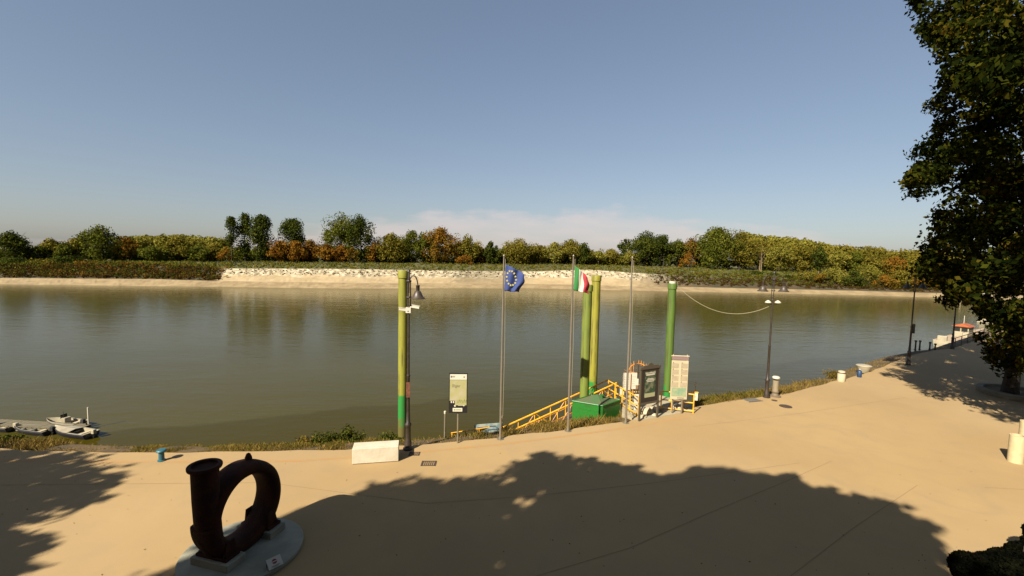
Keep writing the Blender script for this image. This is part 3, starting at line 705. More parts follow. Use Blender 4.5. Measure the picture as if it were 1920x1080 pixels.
# ------------------------------------------------------------------ pavement details
def strip(name, pts, w, z, mt):
    vs_ = []; fs = []
    for i, p in enumerate(pts):
        d = (pts[min(i + 1, len(pts) - 1)] - pts[max(0, i - 1)]).normalized(); n_ = Vector((-d.y, d.x, 0)) * w / 2
        vs_ += [(p.x + n_.x, p.y + n_.y, z), (p.x - n_.x, p.y - n_.y, z)]
    for i in range(len(pts) - 1): fs.append((2 * i, 2 * i + 1, 2 * i + 3, 2 * i + 2))
    o = MB().add(vs_, fs).build(name, mt, recalc=False); tag(o, kind='structure'); return o
strip('drain_strip', densify([P(*p) for p in [(-100, 862), (200, 866), (400, 866), (560, 864), (650, 858), (780, 848), (930, 834), (1060, 818), (1160, 804), (1290, 782)]], 1), .16, .004, M_orangeline)
for pts in ([(-200, 912), (150, 908), (500, 905), (800, 944)], [(800, 944), (1000, 930), (1230, 905), (1500, 868)], [(1000, 1082), (1180, 1028), (1330, 962), (1480, 900), (1560, 864)], [(1480, 1082), (1600, 990), (1720, 910)], [(1846, 914), (1960, 920)], [(1300, 800), (1500, 775), (1700, 745)]):
    strip('pavement_joint', densify([P(*p) for p in pts], 1), .025, .004, M_joint)
def grate(px, py, w, d, label, rz=0.0, slats=7):
    c = P(px, py); root = thing('drain_cover', c, label, 'drain cover', rz)
    MB().box((0, -d / 2, .006), (w, .05, .012)).box((0, d / 2, .006), (w, .05, .012)).box((-w / 2, 0, .006), (.05, d + .05, .012)).box((w / 2, 0, .006), (.05, d + .05, .012)).build('frame', M_cover, root)
    for i in range(slats):
        x = -w / 2 + w * (i + .5) / slats; MB().box((x, 0, .005), (w / slats * .55, d - .06, .006)).build('slat', M_cover, root)
grate(777, 851, .38, .28, 'small square drain cover at the foot of the nearest lamp', .05)
grate(804, 869, .52, .36, 'larger square drain cover in front of the nearest lamp', .05)
for px, py, r, lb in ((1473, 762, .32, 'round manhole cover in front of the double lamp'), (1452, 751, .16, 'small round valve cover by the litter bin')):
    root = thing('manhole_cover', P(px, py), lb, 'manhole cover')
    MB().lathe([(r, 0), (r, .012), (r * .9, .012)], n=28).build('rim', M_cover, root)
    MB().lathe([(r * .85, 0), (r * .85, .016)], n=28).build('lid', M_cover, root)
root = thing('hatch', P(1410, 750), 'pale rectangular steel hatch left of the double lamp', 'hatch', .3)
MB().box((0, 0, .008), (.9, .5, .012)).build('lid', M_greymetal, root); 
for s_ in (-.29, .29): MB().box((0, s_, .005), (1.0, .05, .01)).build('frame_bar', M_cover, root)

# fallen leaves
q = []
for _ in range(130):
    px_, py_ = random.uniform(0, 1900), random.uniform(850, 1079); g_ = P(px_, py_)
    if g_.y < edge_y(g_.x) - .3: q.append((g_.x, g_.y, .012))
v, f = leaf_quads(np.array(q), np.array([random.uniform(.015, .035) for _ in q]), np.tile([0, 0, 3.0], (len(q), 1)))
tag(npmesh('fallen_leaves', v, f, leafmat('leaves_fallen', [(.05, .03, .012), (.12, .07, .025), (.2, .13, .05)], 3, 0)), 'small dry fallen leaves scattered over the pavement', kind='stuff')

# bollard
root = thing('mooring_bollard', P(303, 864), 'short teal blue mooring bollard with a flat cap on the quay', 'bollard')
MB().lathe([(.13, 0), (.13, .04), (.095, .05), (.09, .33)], n=20).build('post', M_teal, root, smooth=True)
MB().lathe([(.1, .33), (.16, .36), (.165, .4), (.14, .43), (.0, .44)], n=20, cap=False).build('cap', M_teal, root, smooth=True)
# white stone block
A, B_ = P(660, 872), P(747, 866); c = (A + B_) / 2
root = thing('stone_bench', c, 'long white stone block used as a bench on the quay', 'bench', math.atan2((B_ - A).y, (B_ - A).x))
w = (B_ - A).length
MB().box((0, .33, .31), (w, .62, .58)).build('block', M_white, root, bevel=.015)
MB().box((0, .33, .01), (w - .12, .5, .02)).build('shadow_gap_base', M_grey, root)

# ------------------------------------------------------------------ sculpture
dc = P(456, 1036); root = thing('concrete_disc', dc, 'round pale concrete disc under the rusty iron sculpture', 'plinth')
MB().lathe([(1.42, 0), (1.45, .02), (1.45, .1), (1.42, .12)], n=56).build('disc', M_conc, root, smooth=True)
SC = DP(432, 1030, 12.5); sbase = Vector((-7.08, 11.55, .12))
ang = R(75)                                            # direction of the ring plane on the ground
U = Vector((math.cos(ang), math.sin(ang), 0))
root = thing('sculpture', sbase, 'big dark rusted iron pump casing ring with upright flanged spout', 'sculpture', ang)
# local: x along the ring plane, y = ring axis, z up
RC = 1.12; Rm = .93
def sect(theta, rm, rr, yy):   # casing cross section: rounded rectangle around mean radius
    c_ = Vector((math.cos(theta) * rm, 0, RC + math.sin(theta) * rm)); er = Vector((math.cos(theta), 0, math.sin(theta))); out = []
    for k in range(16):
        a = 2 * math.pi * k / 16; x = math.copysign(abs(math.cos(a)) ** .75, math.cos(a)); y = math.copysign(abs(math.sin(a)) ** .75, math.sin(a))
        out.append(c_ + er * (x * rr) + Vector((0, y * yy, 0)))
    return out
mb = MB(); vs_ = []; n = 64
for i in range(n + 1):
    th = math.pi - 2 * math.pi * i / n        # from the left side, clockwise over the top and round
    g = i / n; rr = .17 + .05 * g; rm = .78 + rr
    vs_ += sect(th, rm, rr, .35 + .02 * g)
fs = [(i * 16 + k, i * 16 + (k + 1) % 16, (i + 1) * 16 + (k + 1) % 16, (i + 1) * 16 + k) for i in range(n) for k in range(16)]
fs += [tuple(range(16)), tuple(n * 16 + k for k in range(16))[::-1]]
mb.add(vs_, fs).build('volute_ring', M_rust, root, smooth=True)
MB().tube([(-.78, 0, RC - .7), (-.9, 0, RC - .3), (-.95, 0, RC + .2), (-.97, 0, RC + .7), (-.98, 0, 2.60)], [.24, .28, .29, .295, .30], 24).build('spout', M_rust, root, smooth=True)
MB().lathe([(.295, 0), (.365, 0.0), (.375, .03), (.375, .07), (.36, .09), (.28, .09), (.27, -.1), (.25, -.4), (0.0, -.4)], (-.98, 0, 2.58), 32, cap=False).build('spout_flange', M_rust, root, smooth=True)
MB().lathe([(.1, 0), (.09, .1), (.05, .2), (.0, .23)], (.3, 0, RC + 1.07), 12, cap=False).build('lifting_lug', M_rust, root, smooth=True)
for s, nm in ((-1, 'foot'), (1, 'foot')):
    f = MB()
    f.box((s * .68, 0, .235), (.42, .95, .07)); 
    for y in (-.36, .36):
        f.add([(s * .5, y - .03, .26), (s * .86, y - .03, .26), (s * .78, y - .03, .62), (s * .55, y - .03, .62), (s * .5, y + .03, .26), (s * .86, y + .03, .26), (s * .78, y + .03, .62), (s * .55, y + .03, .62)],
              [(0, 1, 2, 3), (7, 6, 5, 4), (0, 4, 5, 1), (1, 5, 6, 2), (2, 6, 7, 3), (3, 7, 4, 0)])
    f.box((s * .66, 0, .34), (.3, .6, .2))
    for y in (-.42, .42): f.lathe([(.035, .27), (.035, .31)], (s * .82, y, 0), 6)
    f.build(nm, M_rust, root)
    MB().box((s * .68, 0, .09), (.56, 1.15, .2)).build('plinth_block', M_conc, root, bevel=.02)
pq = P(515, 1062, .12); root = thing('plaque', pq, 'small white tilted plaque with a red round mark on the concrete disc', 'plaque', face_rz(pq, R(22)))
T = Matrix.Rotation(R(-58), 3, 'X')
MB().box((0, .0, .11), (.34, .015, .26), M=Matrix.Rotation(R(-50), 3, 'X')).build('plate', M_camw, root)
MB().box((0, .12, .08), (.3, .02, .16)).build('prop', M_grey, root)
def on_plate(mb_, name, mt):
    o = mb_.build(name, mt, root, loc=(0, 0, .11)); o.rotation_euler = (R(-50), 0, 0); return o
v = []; 
for k in range(16): a = 2 * math.pi * k / 16; v.append((math.cos(a) * .06, -.0105, math.sin(a) * .06 + .02))
on_plate(MB().add(v, [tuple(range(16))]), 'round_mark', mat('red_mark', (.3, .02, .02), .6))
on_plate(MB().box((0, -.013, .02), (.13, .002, .022)), 'bar_mark', M_camw)
on_plate(MB().box((0, -.0105, -.08), (.2, .002, .014)).box((0, -.0105, -.105), (.14, .002, .01)), 'caption', M_ink)

# ------------------------------------------------------------------ street lamps
def bell(root, x, z, r=.29):
    b = MB().lathe([(.07, 0), (.075, .2), (.09, .22), (.07, .24), (.07, 0.0)], (x, 0, z + .28), 16, cap=False).build('lamp_neck', M_iron, root, smooth=True)
    s = MB().lathe([(.075, .30), (.12, .27), (.17, .16), (.21, .07), (r, .0), (r, -.025), (r - .03, -.02), (.18, .05), (.1, .2)], (x, 0, z), 28, cap=False).build('lamp_shade', mat('bell_bronze', (.085, .065, .045), .45, (.06, .045, .03), 5) if 'bell_bronze' not in bpy.data.materials else bpy.data.materials['bell_bronze'], root, smooth=True)
    MB().lathe([(.05, -.05), (.08, 0), (.06, .06)], (x, 0, z + .02), 12).build('lamp_bulb', M_camw, root)
def lamp(base, h, arms, label, bz, reach, cage=True, rz=0):
    root = thing('street_lamp', base, label, 'street lamp', rz, 'street lamps along the quay')
    MB().lathe([(.2, 0), (.2, .06), (.15, .1), (.145, .3), (.11, .4), (.105, .95), (.13, 1.0), (.13, 1.06), (.085, 1.12), (.075, 1.5)], n=18).build('base', M_iron, root, smooth=True)
    MB().lathe([(.07, 1.5), (.06, 3), (.075, 3.02), (.075, 3.08), (.055, 3.1), (.045, h - 2.0), (.045, h - 1.6)], n=14).build('pole', M_iron, root, smooth=True)
    m_ = MB()
    for a in range(3): m_.tube([(math.cos(a * 2.09 + .5) * .07, math.sin(a * 2.09 + .5) * .07, h - 1.7), (math.cos(a * 2.09 + .5) * .07, math.sin(a * 2.09 + .5) * .07, h - .5)], .022, 6)
    for z in (h - 1.7, h - 1.15, h - .5): m_.lathe([(.1, 0), (.11, .03), (.1, .06)], (0, 0, z), 14)
    m_.build('rod_cage', M_iron, root, smooth=False)
    MB().lathe([(.05, h - .45), (.04, h - .12), (.08, h - .1), (.06, h - .03), (0, h)], n=12, cap=False).build('finial', M_iron, root, smooth=True)
    for s in arms:
        pts = [(0, 0, h - .95)] + [(s * reach * (.5 - .5 * math.cos(t)) , 0, h - .7 + .45 * math.sin(t)) for t in np.linspace(.3, 2.75, 9)] + [(s * reach, 0, bz + .5)]
        MB().tube(pts, .025, 8).build('arm', M_iron, root, smooth=True)
        bell(root, s * reach, bz)
    return root
def cctv(root, x, y, z, tx, rz):
    b = MB().tube([(0, 0, z), (x, y, z - .02)], .02, 6).build('camera_bracket', M_camw, root)
    Mx = Matrix.Rotation(rz, 3, 'Z') @ Matrix.Rotation(R(8), 3, 'Y')
    MB().box((x + tx, y, z), (.3, .1, .1), M=Mx).build('camera_housing', M_camw, root, bevel=.01)
    MB().box((x + tx, y, z + .06), (.34, .13, .012), M=Mx).build('camera_hood', M_camw, root)
l1 = lamp(P(765, 842), 7.35, [1], 'nearest street lamp, one bell shade, beside the tall yellow green pile', 6.2, .36)
MB().box((0, 0, 5.72), (.2, .2, .22)).build('camera_collar', M_camw, l1)
cctv(l1, -.12, -.05, 5.74, -.1, R(6)); cctv(l1, .25, -.05, 5.85, .05, R(-8))
MB().box((.02, -.12, 2.5), (.16, .012, .62)).build('sign_plate', M_rustplate, l1)
l2 = lamp(P(1437, 745), 7.4, [-1, 1], 'street lamp with two bell shades and floodlights, standing by the litter bin', 6.25, .6)
MB().tube([(-.35, 0, 5.5), (.35, 0, 5.5)], .02, 6).build('floodlight_bracket', M_iron, l2)
for s in (-1, 1): 
    MB().lathe([(.04, .12), (.12, .06), (.17, 0), (.16, -.03)], (s * .28, -.05, 5.6), 16).build('floodlight', M_camw, l2, smooth=True)
l3 = lamp(P(1703, 684), 7.5, [-1, 1], 'street lamp with a black box on its pole at the edge of the tree shade', 6.1, .6)
MB().box((.12, 0, 2.9), (.2, .16, .75)).build('control_box', M_black, l3)
l4 = lamp(P(1785, 654), 7.4, [-1, 1], 'farthest street lamp, its top hidden in the big dark tree', 6.2, .6)

# ------------------------------------------------------------------ mooring piles
def pile_mat():
    m = mat('pile_paint', (.28, .3, .03), .7); t = m.node_tree; b = t.nodes['Principled BSDF']
    tcn = N(t, 'ShaderNodeTexCoord'); sp = N(t, 'ShaderNodeSeparateXYZ'); t.links.new(tcn.outputs['Object'], sp.inputs[0])
    mp = N(t, 'ShaderNodeMapping'); mp.inputs['Scale'].default_value = (1, 1, .25); t.links.new(tcn.outputs['Object'], mp.inputs[0])
    n = N(t, 'ShaderNodeTexNoise'); n.inputs['Scale'].default_value = 3.5; n.inputs['Detail'].default_value = 7; t.links.new(mp.outputs[0], n.inputs['Vector'])
    n2 = N(t, 'ShaderNodeTexNoise'); n2.inputs['Scale'].default_value = 1.2; n2.inputs['Detail'].default_value = 8; t.links.new(tcn.outputs['Object'], n2.inputs['Vector'])
    z = MATH(t, 'ADD', sp.outputs[2], MATH(t, 'MULTIPLY', MATH(t, 'SUBTRACT', n2.outputs[0], .5), 1.6))
    return m, t, b, z, n
def pile(px, y, rad, ytop, label, upper, band=None, cap=True, zlow=-8, toprow=None):
    base = DP(px, 700, y); root = thing('mooring_pile', (base.x, base.y, 0), label, 'pile', group='green painted mooring piles')
    zt = DP(px, ytop, y).z
    m, t, b, z, n = pile_mat()
    upper = tuple(x * .6 for x in upper)
    mr = N(t, 'ShaderNodeMapRange'); mr.inputs[1].default_value = .5; mr.inputs[2].default_value = .66; t.links.new(n.outputs[0], mr.inputs[0])
    c = MIX(t, mr.outputs[0], upper, tuple(a * .72 for a in upper))
    if band:
        st = MATH(t, 'MULTIPLY', MATH(t, 'SUBTRACT', band[1], z), 6, clamp=True); c = MIX(t, st, c, (.008, .15, .016))
        st = MATH(t, 'MULTIPLY', MATH(t, 'SUBTRACT', band[0], z), 4, clamp=True); c = MIX(t, st, c, (.08, .065, .01))
    mp3 = N(t, 'ShaderNodeMapping'); mp3.inputs['Scale'].default_value = (9, 9, .5); tc3 = N(t, 'ShaderNodeTexCoord'); t.links.new(tc3.outputs['Object'], mp3.inputs[0])
    n3 = N(t, 'ShaderNodeTexNoise'); n3.inputs['Scale'].default_value = 1; n3.inputs['Detail'].default_value = 6; t.links.new(mp3.outputs[0], n3.inputs['Vector'])
    c = MIX(t, MATH(t, 'MULTIPLY', MATH(t, 'SUBTRACT', n3.outputs[0], .56), 7, clamp=True), c, (.06, .045, .012))
    t.links.new(c, b.inputs['Base Color'])
    MB().lathe([(rad, zlow), (rad, zt - .25)], n=28).build('shaft', m, root, smooth=True)
    if cap: MB().lathe([(rad + .035, -.34), (rad + .035, -.06), (rad + .01, 0)], (0, 0, zt), 28).build('cap', m, root, smooth=True)
    return root, zt
pile(755, 20.6, .205, 507, 'nearest mooring pile, yellow green with a bright green band, behind the nearest lamp', (.30, .29, .02), (.35, 1.5))
pile(1112, 27.5, .265, 516, 'yellowish mooring pile with a collar, right and back one of the close pair', (.33, .30, .02), (-.9, .4))
pile(1096.5, 24.3, .25, 534, 'olive green mooring pile passing through the green steel box', (.19, .24, .025), None)
p4, zt4 = pile(1253, 27.5, .24, 531, 'bright green mooring pile with the cable tied to its top', (.095, .175, .012), (-1, .2))
MB().lathe([(.2, 0), (.2, .12)], (0, 0, zt4), 16).build('cable_clamp', M_camw, p4)
# cable
a = Vector(p4.location) + Vector((.1, 0, zt4 + .02)); b_ = Vector(l2.location) + Vector((0, 0, 5.45))
pts = []
for i in range(25):
    t = i / 24; q = a.lerp(b_, t); q.z -= 4 * 1.1 * t * (1 - t); pts.append(q)
tag(MB().tube(pts, .013, 6).build('cable', M_rope), 'pale sagging cable from the bright green pile to the double lamp', 'cable')

# ------------------------------------------------------------------ flagpoles and flags
FP = [((938, 823), 482, 'flagpole flying the blue starred flag'), ((1065, 808), 482, 'flagpole flying the green white red flag'), ((1173, 793), 485, 'bare flagpole in front of the white notice sheets')]
fps = []
for (bx, by), ty_, lb in FP:
    c = P(bx, by); zt = DP(bx + 12, ty_, c.y).z
    root = thing('flagpole', c, lb, 'flagpole', group='flagpoles on the quay'); fps.append((c, zt))
    MB().lathe([(.16, 0), (.16, .015), (.07, .02), (.065, .12)], n=16).build('base_plate', M_greymetal, root)
    MB().lathe([(.055, .02), (.05, 3), (.042, 6), (.03, zt)], n=14).build('pole', M_alum, root, smooth=True)
    MB().lathe([(.0, .12), (.035, .09), (.045, .045), (.03, 0)], (0, 0, zt), 12, cap=False).build('finial', M_alum, root, smooth=True)
    MB().tube([(.09, -.02, .9), (.11, -.02, zt * .5), (.07, -.01, zt - .08)], .008, 5).build('halyard', M_rope, root)
    MB().box((.06, -.04, 1.0), (.05, .05, .1)).build('cleat', M_greymetal, root)
def cloth(name, mt, c, yoff, quad, u0, u1, root, nu=14, nv=16):
    """cloth part between fly fractions u0..u1 of a hanging flag; quad = photo-plane corners at the pole's distance"""
    v = []; f = []
    for i in range(nu + 1):
        for j in range(nv + 1):
            v.append(flag_pt(quad, c, u0 + (u1 - u0) * i / nu, j / nv))
    for i in range(nu):
        for j in range(nv): f.append((i * (nv + 1) + j, (i + 1) * (nv + 1) + j, (i + 1) * (nv + 1) + j + 1, i * (nv + 1) + j + 1))
    return MB().add(v, f).build(name, mt, root, smooth=False, recalc=False)
def flag_pt(quad, c, u, v_, off=0):
    a, b, cc, d = quad(u, v_) if callable(quad) else quad
    return None
class Flag:
    """hoist top, hoist bottom, fly top, fly bottom given in metres (x,z) from the pole foot; folds in depth"""
    def __init__(s, ht, hb, ft, fb, bulge, fold, ph): s.q = (ht, hb, ft, fb); s.b = bulge; s.fo = fold; s.ph = ph
    def pt(s, u, v):
        ht, hb, ft, fb = s.q
        x = (ht[0] * (1 - u) + ft[0] * u) * (1 - v) + (hb[0] * (1 - u) + fb[0] * u) * v
        z = (ht[1] * (1 - u) + ft[1] * u) * (1 - v) + (hb[1] * (1 - u) + fb[1] * u) * v
        x += s.b * math.sin(math.pi * v) * u * .5; z += s.b * .25 * math.sin(math.pi * u) * (1 - v)
        y = s.fo * math.sin(u * 11 + v * 2.6 + s.ph) * (.25 + u) - .05
        x += .03 * math.sin(v * 9 + u * 4) * u; z += .03 * math.sin(u * 9 + s.ph) * u
        return Vector((x, y, z))
    def sheet(s, name, mt, u0, u1, root, nu=14, nv=18):
        v = [s.pt(u0 + (u1 - u0) * i / nu, j / nv) for i in range(nu + 1) for j in range(nv + 1)]
        f = [(i * (nv + 1) + j, (i + 1) * (nv + 1) + j, (i + 1) * (nv + 1) + j + 1, i * (nv + 1) + j + 1) for i in range(nu) for j in range(nv)]
        o = MB().add(v, f).build(name, mt, root, recalc=False, smooth=True)
        sd = o.modifiers.new('thickness', 'SOLIDIFY'); sd.thickness = .006; return o
def rel(c, px, py):
    q = DP(px, py, c.y); return (q.x - c.x, q.z)
c = fps[0][0]; root = thing('european_flag', c, 'blue flag with a ring of yellow stars hanging half folded', 'flag')
fl = Flag(rel(c, 948, 496), rel(c, 946, 545), rel(c, 984, 515), rel(c, 972, 548), .14, .07, .4)
fl.sheet('cloth', M_flagblue, 0, 1, root, 20)
for k in range(12):
    a = k * math.pi / 6; u0, v0 = .34 + .25 * math.cos(a), .45 + .29 * math.sin(a)
    cpt = fl.pt(u0, v0); vs_ = [cpt + Vector((0, -.03, 0))]
    for q in range(10):
        r_ = .058 if q % 2 == 0 else .026; an = math.pi / 2 + q * math.pi / 5
        vs_.append(cpt + Vector((math.cos(an) * r_, -.03, math.sin(an) * r_)))
    MB().add(vs_, [(0, 1 + q, 1 + (q + 1) % 10) for q in range(10)]).build('star', M_star, root, recalc=False)
c = fps[1][0]; root = thing('italian_flag', c, 'green, white and red flag drooping from its pole', 'flag')
fl = Flag(rel(c, 1078, 498), rel(c, 1075, 544), rel(c, 1102, 520), rel(c, 1104, 551), .06, .06, 1.2)
fl.sheet('green_band', M_fg, 0, .31, root, 8); fl.sheet('white_band', M_fw, .31, .63, root, 8); fl.sheet('red_band', M_fr, .63, 1, root, 8)

# ------------------------------------------------------------------ sign panels
def text_part(name, s, size, mt, root, x, y, z, align='CENTER'):
    cu = bpy.data.curves.new(name, 'FONT'); cu.body = s; cu.size = size; cu.align_x = align; cu.extrude = .001
    to = bpy.data.objects.new('tmp', cu); COL.objects.link(to); bpy.context.view_layer.update()
    me = bpy.data.meshes.new_from_object(to.evaluated_get(bpy.context.evaluated_depsgraph_get())); bpy.data.objects.remove(to)
    me.materials.clear(); me.materials.append(mt); o = bpy.data.objects.new(name, me); COL.objects.link(o)
    o.parent = root; o.location = (x, y, z); o.rotation_euler = (R(90), 0, 0); return o
c = P(858, 831); root = thing('information_sign', c, 'tall black edged information sign on one post left of the blue flag', 'information sign', face_rz(c, R(-3)))
MB().tube([(0, .03, 0), (0, .03, 3.0)], .04, 10).build('post', M_greymetal, root, smooth=True)
MB().box((0, -.03, 2.18), (.77, .05, 1.7)).build('panel', M_black, root)
m_poster = mat('map_print', (.42, .42, .16), .6, (.5, .46, .3), 4, detail=3)
MB().box((0, -.06, 2.87), (.7, .012, .23)).build('header', M_paper, root)
MB().box((0, -.06, 2.30), (.7, .012, .88)).build('map_print', m_poster, root)
MB().box((.11, -.06, 1.76), (.48, .012, .19)).build('map_print', m_poster, root)
text_part('place_name', 'Elger', .17, M_ink, root, -.08, -.07, 2.44)
MB().box((-.22, -.068, 2.90), (.16, .004, .025)).box((-.22, -.068, 2.86), (.13, .004, .012)).box((.24, -.068, 2.87), (.06, .004, .05)).build('header_print', M_ink, root)
MB().box((-.3, -.068, 2.88), (.035, .004, .09)).build('header_emblem', M_teal, root)
MB().box((-.02, -.06, 1.47), (.4, .012, .15)).build('footer_plate', M_paper, root)
MB().box((.02, -.068, 1.47), (.22, .004, .03)).box((-.14, -.068, 1.47), (.05, .004, .05)).build('footer_print', mat('green_ink', (.15, .3, .05), .7), root)
def disc(mb_, x, y, z, r, n=14): return mb_.add([(x + math.cos(2 * math.pi * k / n) * r, y, z + math.sin(2 * math.pi * k / n) * r) for k in range(n)], [tuple(range(n))])
d = MB(); disc(d, -.13, -.06, 1.66 - .02, .04); disc(d, .24, -.06, 1.66, .04); d.box((.1, -.058, 1.655), (.2, .004, .02)); d.box((-.28, -.058, 1.8), (.05, .004, .08)); d.box((-.19, -.058, 1.8), (.05, .004, .08)); d.build('symbols', M_paper, root)
sk = MB()
for i in range(6): sk.tube([(-.05 + .07 * i, -.069, 1.74 + .02 * (i % 3)), (0 + .07 * i, -.069, 1.86 + .03 * ((i * 2) % 3))], .006, 4)
sk.build('map_drawing', mat('olive_ink', (.14, .17, .05), .7), root)
# thin pipe post
c = DP(834, 826, 19.7); root = thing('pipe_post', (c.x, c.y, -.2), 'thin grey pipe post with a pale cap left of the information sign', 'post')
MB().tube([(0, 0, 0), (0, 0, 1.1)], .045, 10).build('pipe', M_greymetal, root, smooth=True); MB().lathe([(.05, 1.1), (.055, 1.2), (.03, 1.22)], n=12).build('cap', M_camw, root)
# low yellow rail
a = DP(846, 812, 20.4); b_ = DP(925, 800, 21.3); root = thing('low_rail', (a.x, a.y, 0), 'low yellow rail behind the information sign', 'railing')
d = b_ - a
MB().tube([(0, 0, a.z), (d.x, d.y, b_.z)], .03, 6).build('rail', M_yellow, root)
MB().tube([(0, 0, a.z), (.35, .3, a.z - .15)], .03, 6).build('rail_end', M_orange, root)
for t in (0.02, .33, .66, 1): MB().tube([(d.x * t, d.y * t, a.z + (b_.z - a.z) * t), (d.x * t, d.y * t, -.9)], .025, 6).build('post', M_yellow, root)
# blue-white banner
c = DP(916, 804, 21.2); root = thing('banner', (c.x, c.y, c.z), 'low blue and white banner behind the first flagpole', 'banner', face_rz(c, R(12)))
MB().box((0, 0, 0.02), (1.38, .04, .46)).build('board', mat('banner_print', (.5, .56, .5), .6, (.2, .36, .42), 3.5, ramp=(.45, .6)), root)
MB().box((0, -.024, -.04), (1.34, .006, .05)).build('blue_stripe', M_blueink, root)
MB().box((-.3, -.024, .1), (.5, .006, .05)).box((.2, -.024, .12), (.3, .006, .05)).box((-.25, -.024, -.13), (.35, .006, .04)).build('print', M_blueink, root)
for s in (-.6, .6): MB().tube([(s, .04, -1.2), (s, .04, .28)], .025, 6).build('post', M_greymetal, root)

# dark framed board
a, b_ = P(1197, 789), P(1233, 783); c = (a + b_) / 2; rz = math.atan2((b_ - a).y, (b_ - a).x); w = (b_ - a).length
root = thing('poster_board', c, 'dark framed poster board on two legs with an arched top', 'notice board', rz + R(4))
for s in (-1, 1): MB().box((s * w / 2, 0, 1.3), (.08, .08, 2.6)).build('leg', mat('bronze_frame' + str(s), (.1, .085, .06), .5), root)
zb, ztp = .85, 2.62
MB().box((0, 0, zb), (w + .1, .1, .1)).build('bottom_rail', bpy.data.materials['bronze_frame1'], root)
fm = MB(); fm.box((0, 0, ztp), (w + .14, .12, .12)); fm.box((0, 0, ztp + .08), (w * .8, .1, .06))
fm.add([(x * .22, yy, ztp + .09 + zz) for yy in (-.03, .03) for x, zz in ((-1, 0), (-.6, .1), (0, .15), (.6, .1), (1, 0))], [(0, 1, 2, 3, 4), (9, 8, 7, 6, 5), (0, 5, 6, 1), (1, 6, 7, 2), (2, 7, 8, 3), (3, 8, 9, 4)])
fm.build('frame', bpy.data.materials['bronze_frame1'], root)
MB().box((0, 0, (zb + ztp) / 2), (w - .08, .05, ztp - zb - .1)).build('back_panel', mat('dark_panel', (.03, .022, .02), .5), root)
MB().box((.0, -.03, 1.78), (w * .58, .008, 1.3)).build('poster', mat('poster_print', (.03, .08, .04), .5, (.22, .24, .16), 5, detail=4, ramp=(.45, .6)), root)
MB().box((0, -.038, 1.24), (w * .56, .006, .2)).build('poster_footer', mat('poster_cream', (.5, .52, .32), .6), root)
pr_ = MB()
for z, ww in ((2.36, .4), (2.27, .36), (2.06, .26), (2.0, .34), (1.93, .3)): pr_.box((0, -.037, z), (w * ww * 1.3, .004, .04 if z != 2.27 else .08))
pr_.build('poster_lines', M_paper, root)

# cream board
a, b_ = P(1260, 777), P(1277, 774); c = (a + b_) / 2
root = thing('timetable_board', c, 'tall cream timetable board with a map at its foot, on two posts', 'notice board', face_rz(c, R(18)))
T = Matrix.Rotation(R(0), 3, 'X')
for s in (-.22, .26): MB().tube([(s, .05, 0), (s, .05, 1.2)], .04, 8).build('post', M_greymetal, root, smooth=True)
MB().box((.05, 0, 1.78), (.84, .05, 2.02)).build('board', M_cream, root)
MB().box((.05, 0, 2.9), (.84, .06, .15)).build('header', mat('header_mauve', (.3, .2, .2), .6), root)
MB().tube([(-.4, 0, 3.02), (.5, 0, 3.02)], .03, 8).build('header_tube', M_cream, root)
for s in (-.3, .4): MB().tube([(s, 0, 2.8), (s, 0, 3.1)], .02, 6).build('hook', M_cream, root)
for i in range(4):
    for s in (-.17, .27):
        MB().box((s - .0, -.029, 2.52 - i * .33), (.34, .006, .25)).build('text_field', mat('text_grey', (.42, .35, .24), .7, (.5, .43, .3), 12) if 'text_grey' not in bpy.data.materials else bpy.data.materials['text_grey'], root)
        MB().box((s - .12, -.033, 2.67 - i * .33), (.05, .006, .05)).build('number_mark', M_ink, root)
MB().box((.05, -.029, 1.15), (.74, .006, .46)).build('map', mat('map_teal', (.22, .38, .26), .6, (.4, .45, .27), 6), root)
MB().box((.15, -.029, .84), (.34, .006, .04)).build('footer_print', M_ink, root)

# small sign on the rail and white signal lamp
c = DP(1301, 760, 23.9); root = thing('small_sign', (c.x, c.y, 0), 'small square white sign at the right end of the yellow rail', 'sign', face_rz(c, R(10)))
MB().tube([(0, .03, -.3), (0, .03, .95)], .025, 6).build('post', M_yellow, root)
MB().box((0, 0, .62), (.34, .03, .4)).build('plate', M_paper, root); MB().box((0, -.018, .66), (.2, .004, .03)).box((0, -.018, .6), (.22, .004, .03)).build('print', mat('pale_blue_ink', (.2, .35, .45), .7), root)
MB().box((0, 0, .86), (.38, .06, .05)).build('top_bar', M_yellow, root)
c = DP(1303, 745, 24.3); root = thing('signal_lamp', (c.x, c.y, -.3), 'small white lamp on a thin stick above the small white sign', 'lamp')
MB().tube([(0, 0, 0), (0, 0, 1.4)], .015, 6).build('stick', M_greymetal, root); MB().lathe([(.03, 1.4), (.07, 1.44), (.075, 1.56), (.04, 1.62)], n=12).build('light', M_camw, root, smooth=True)

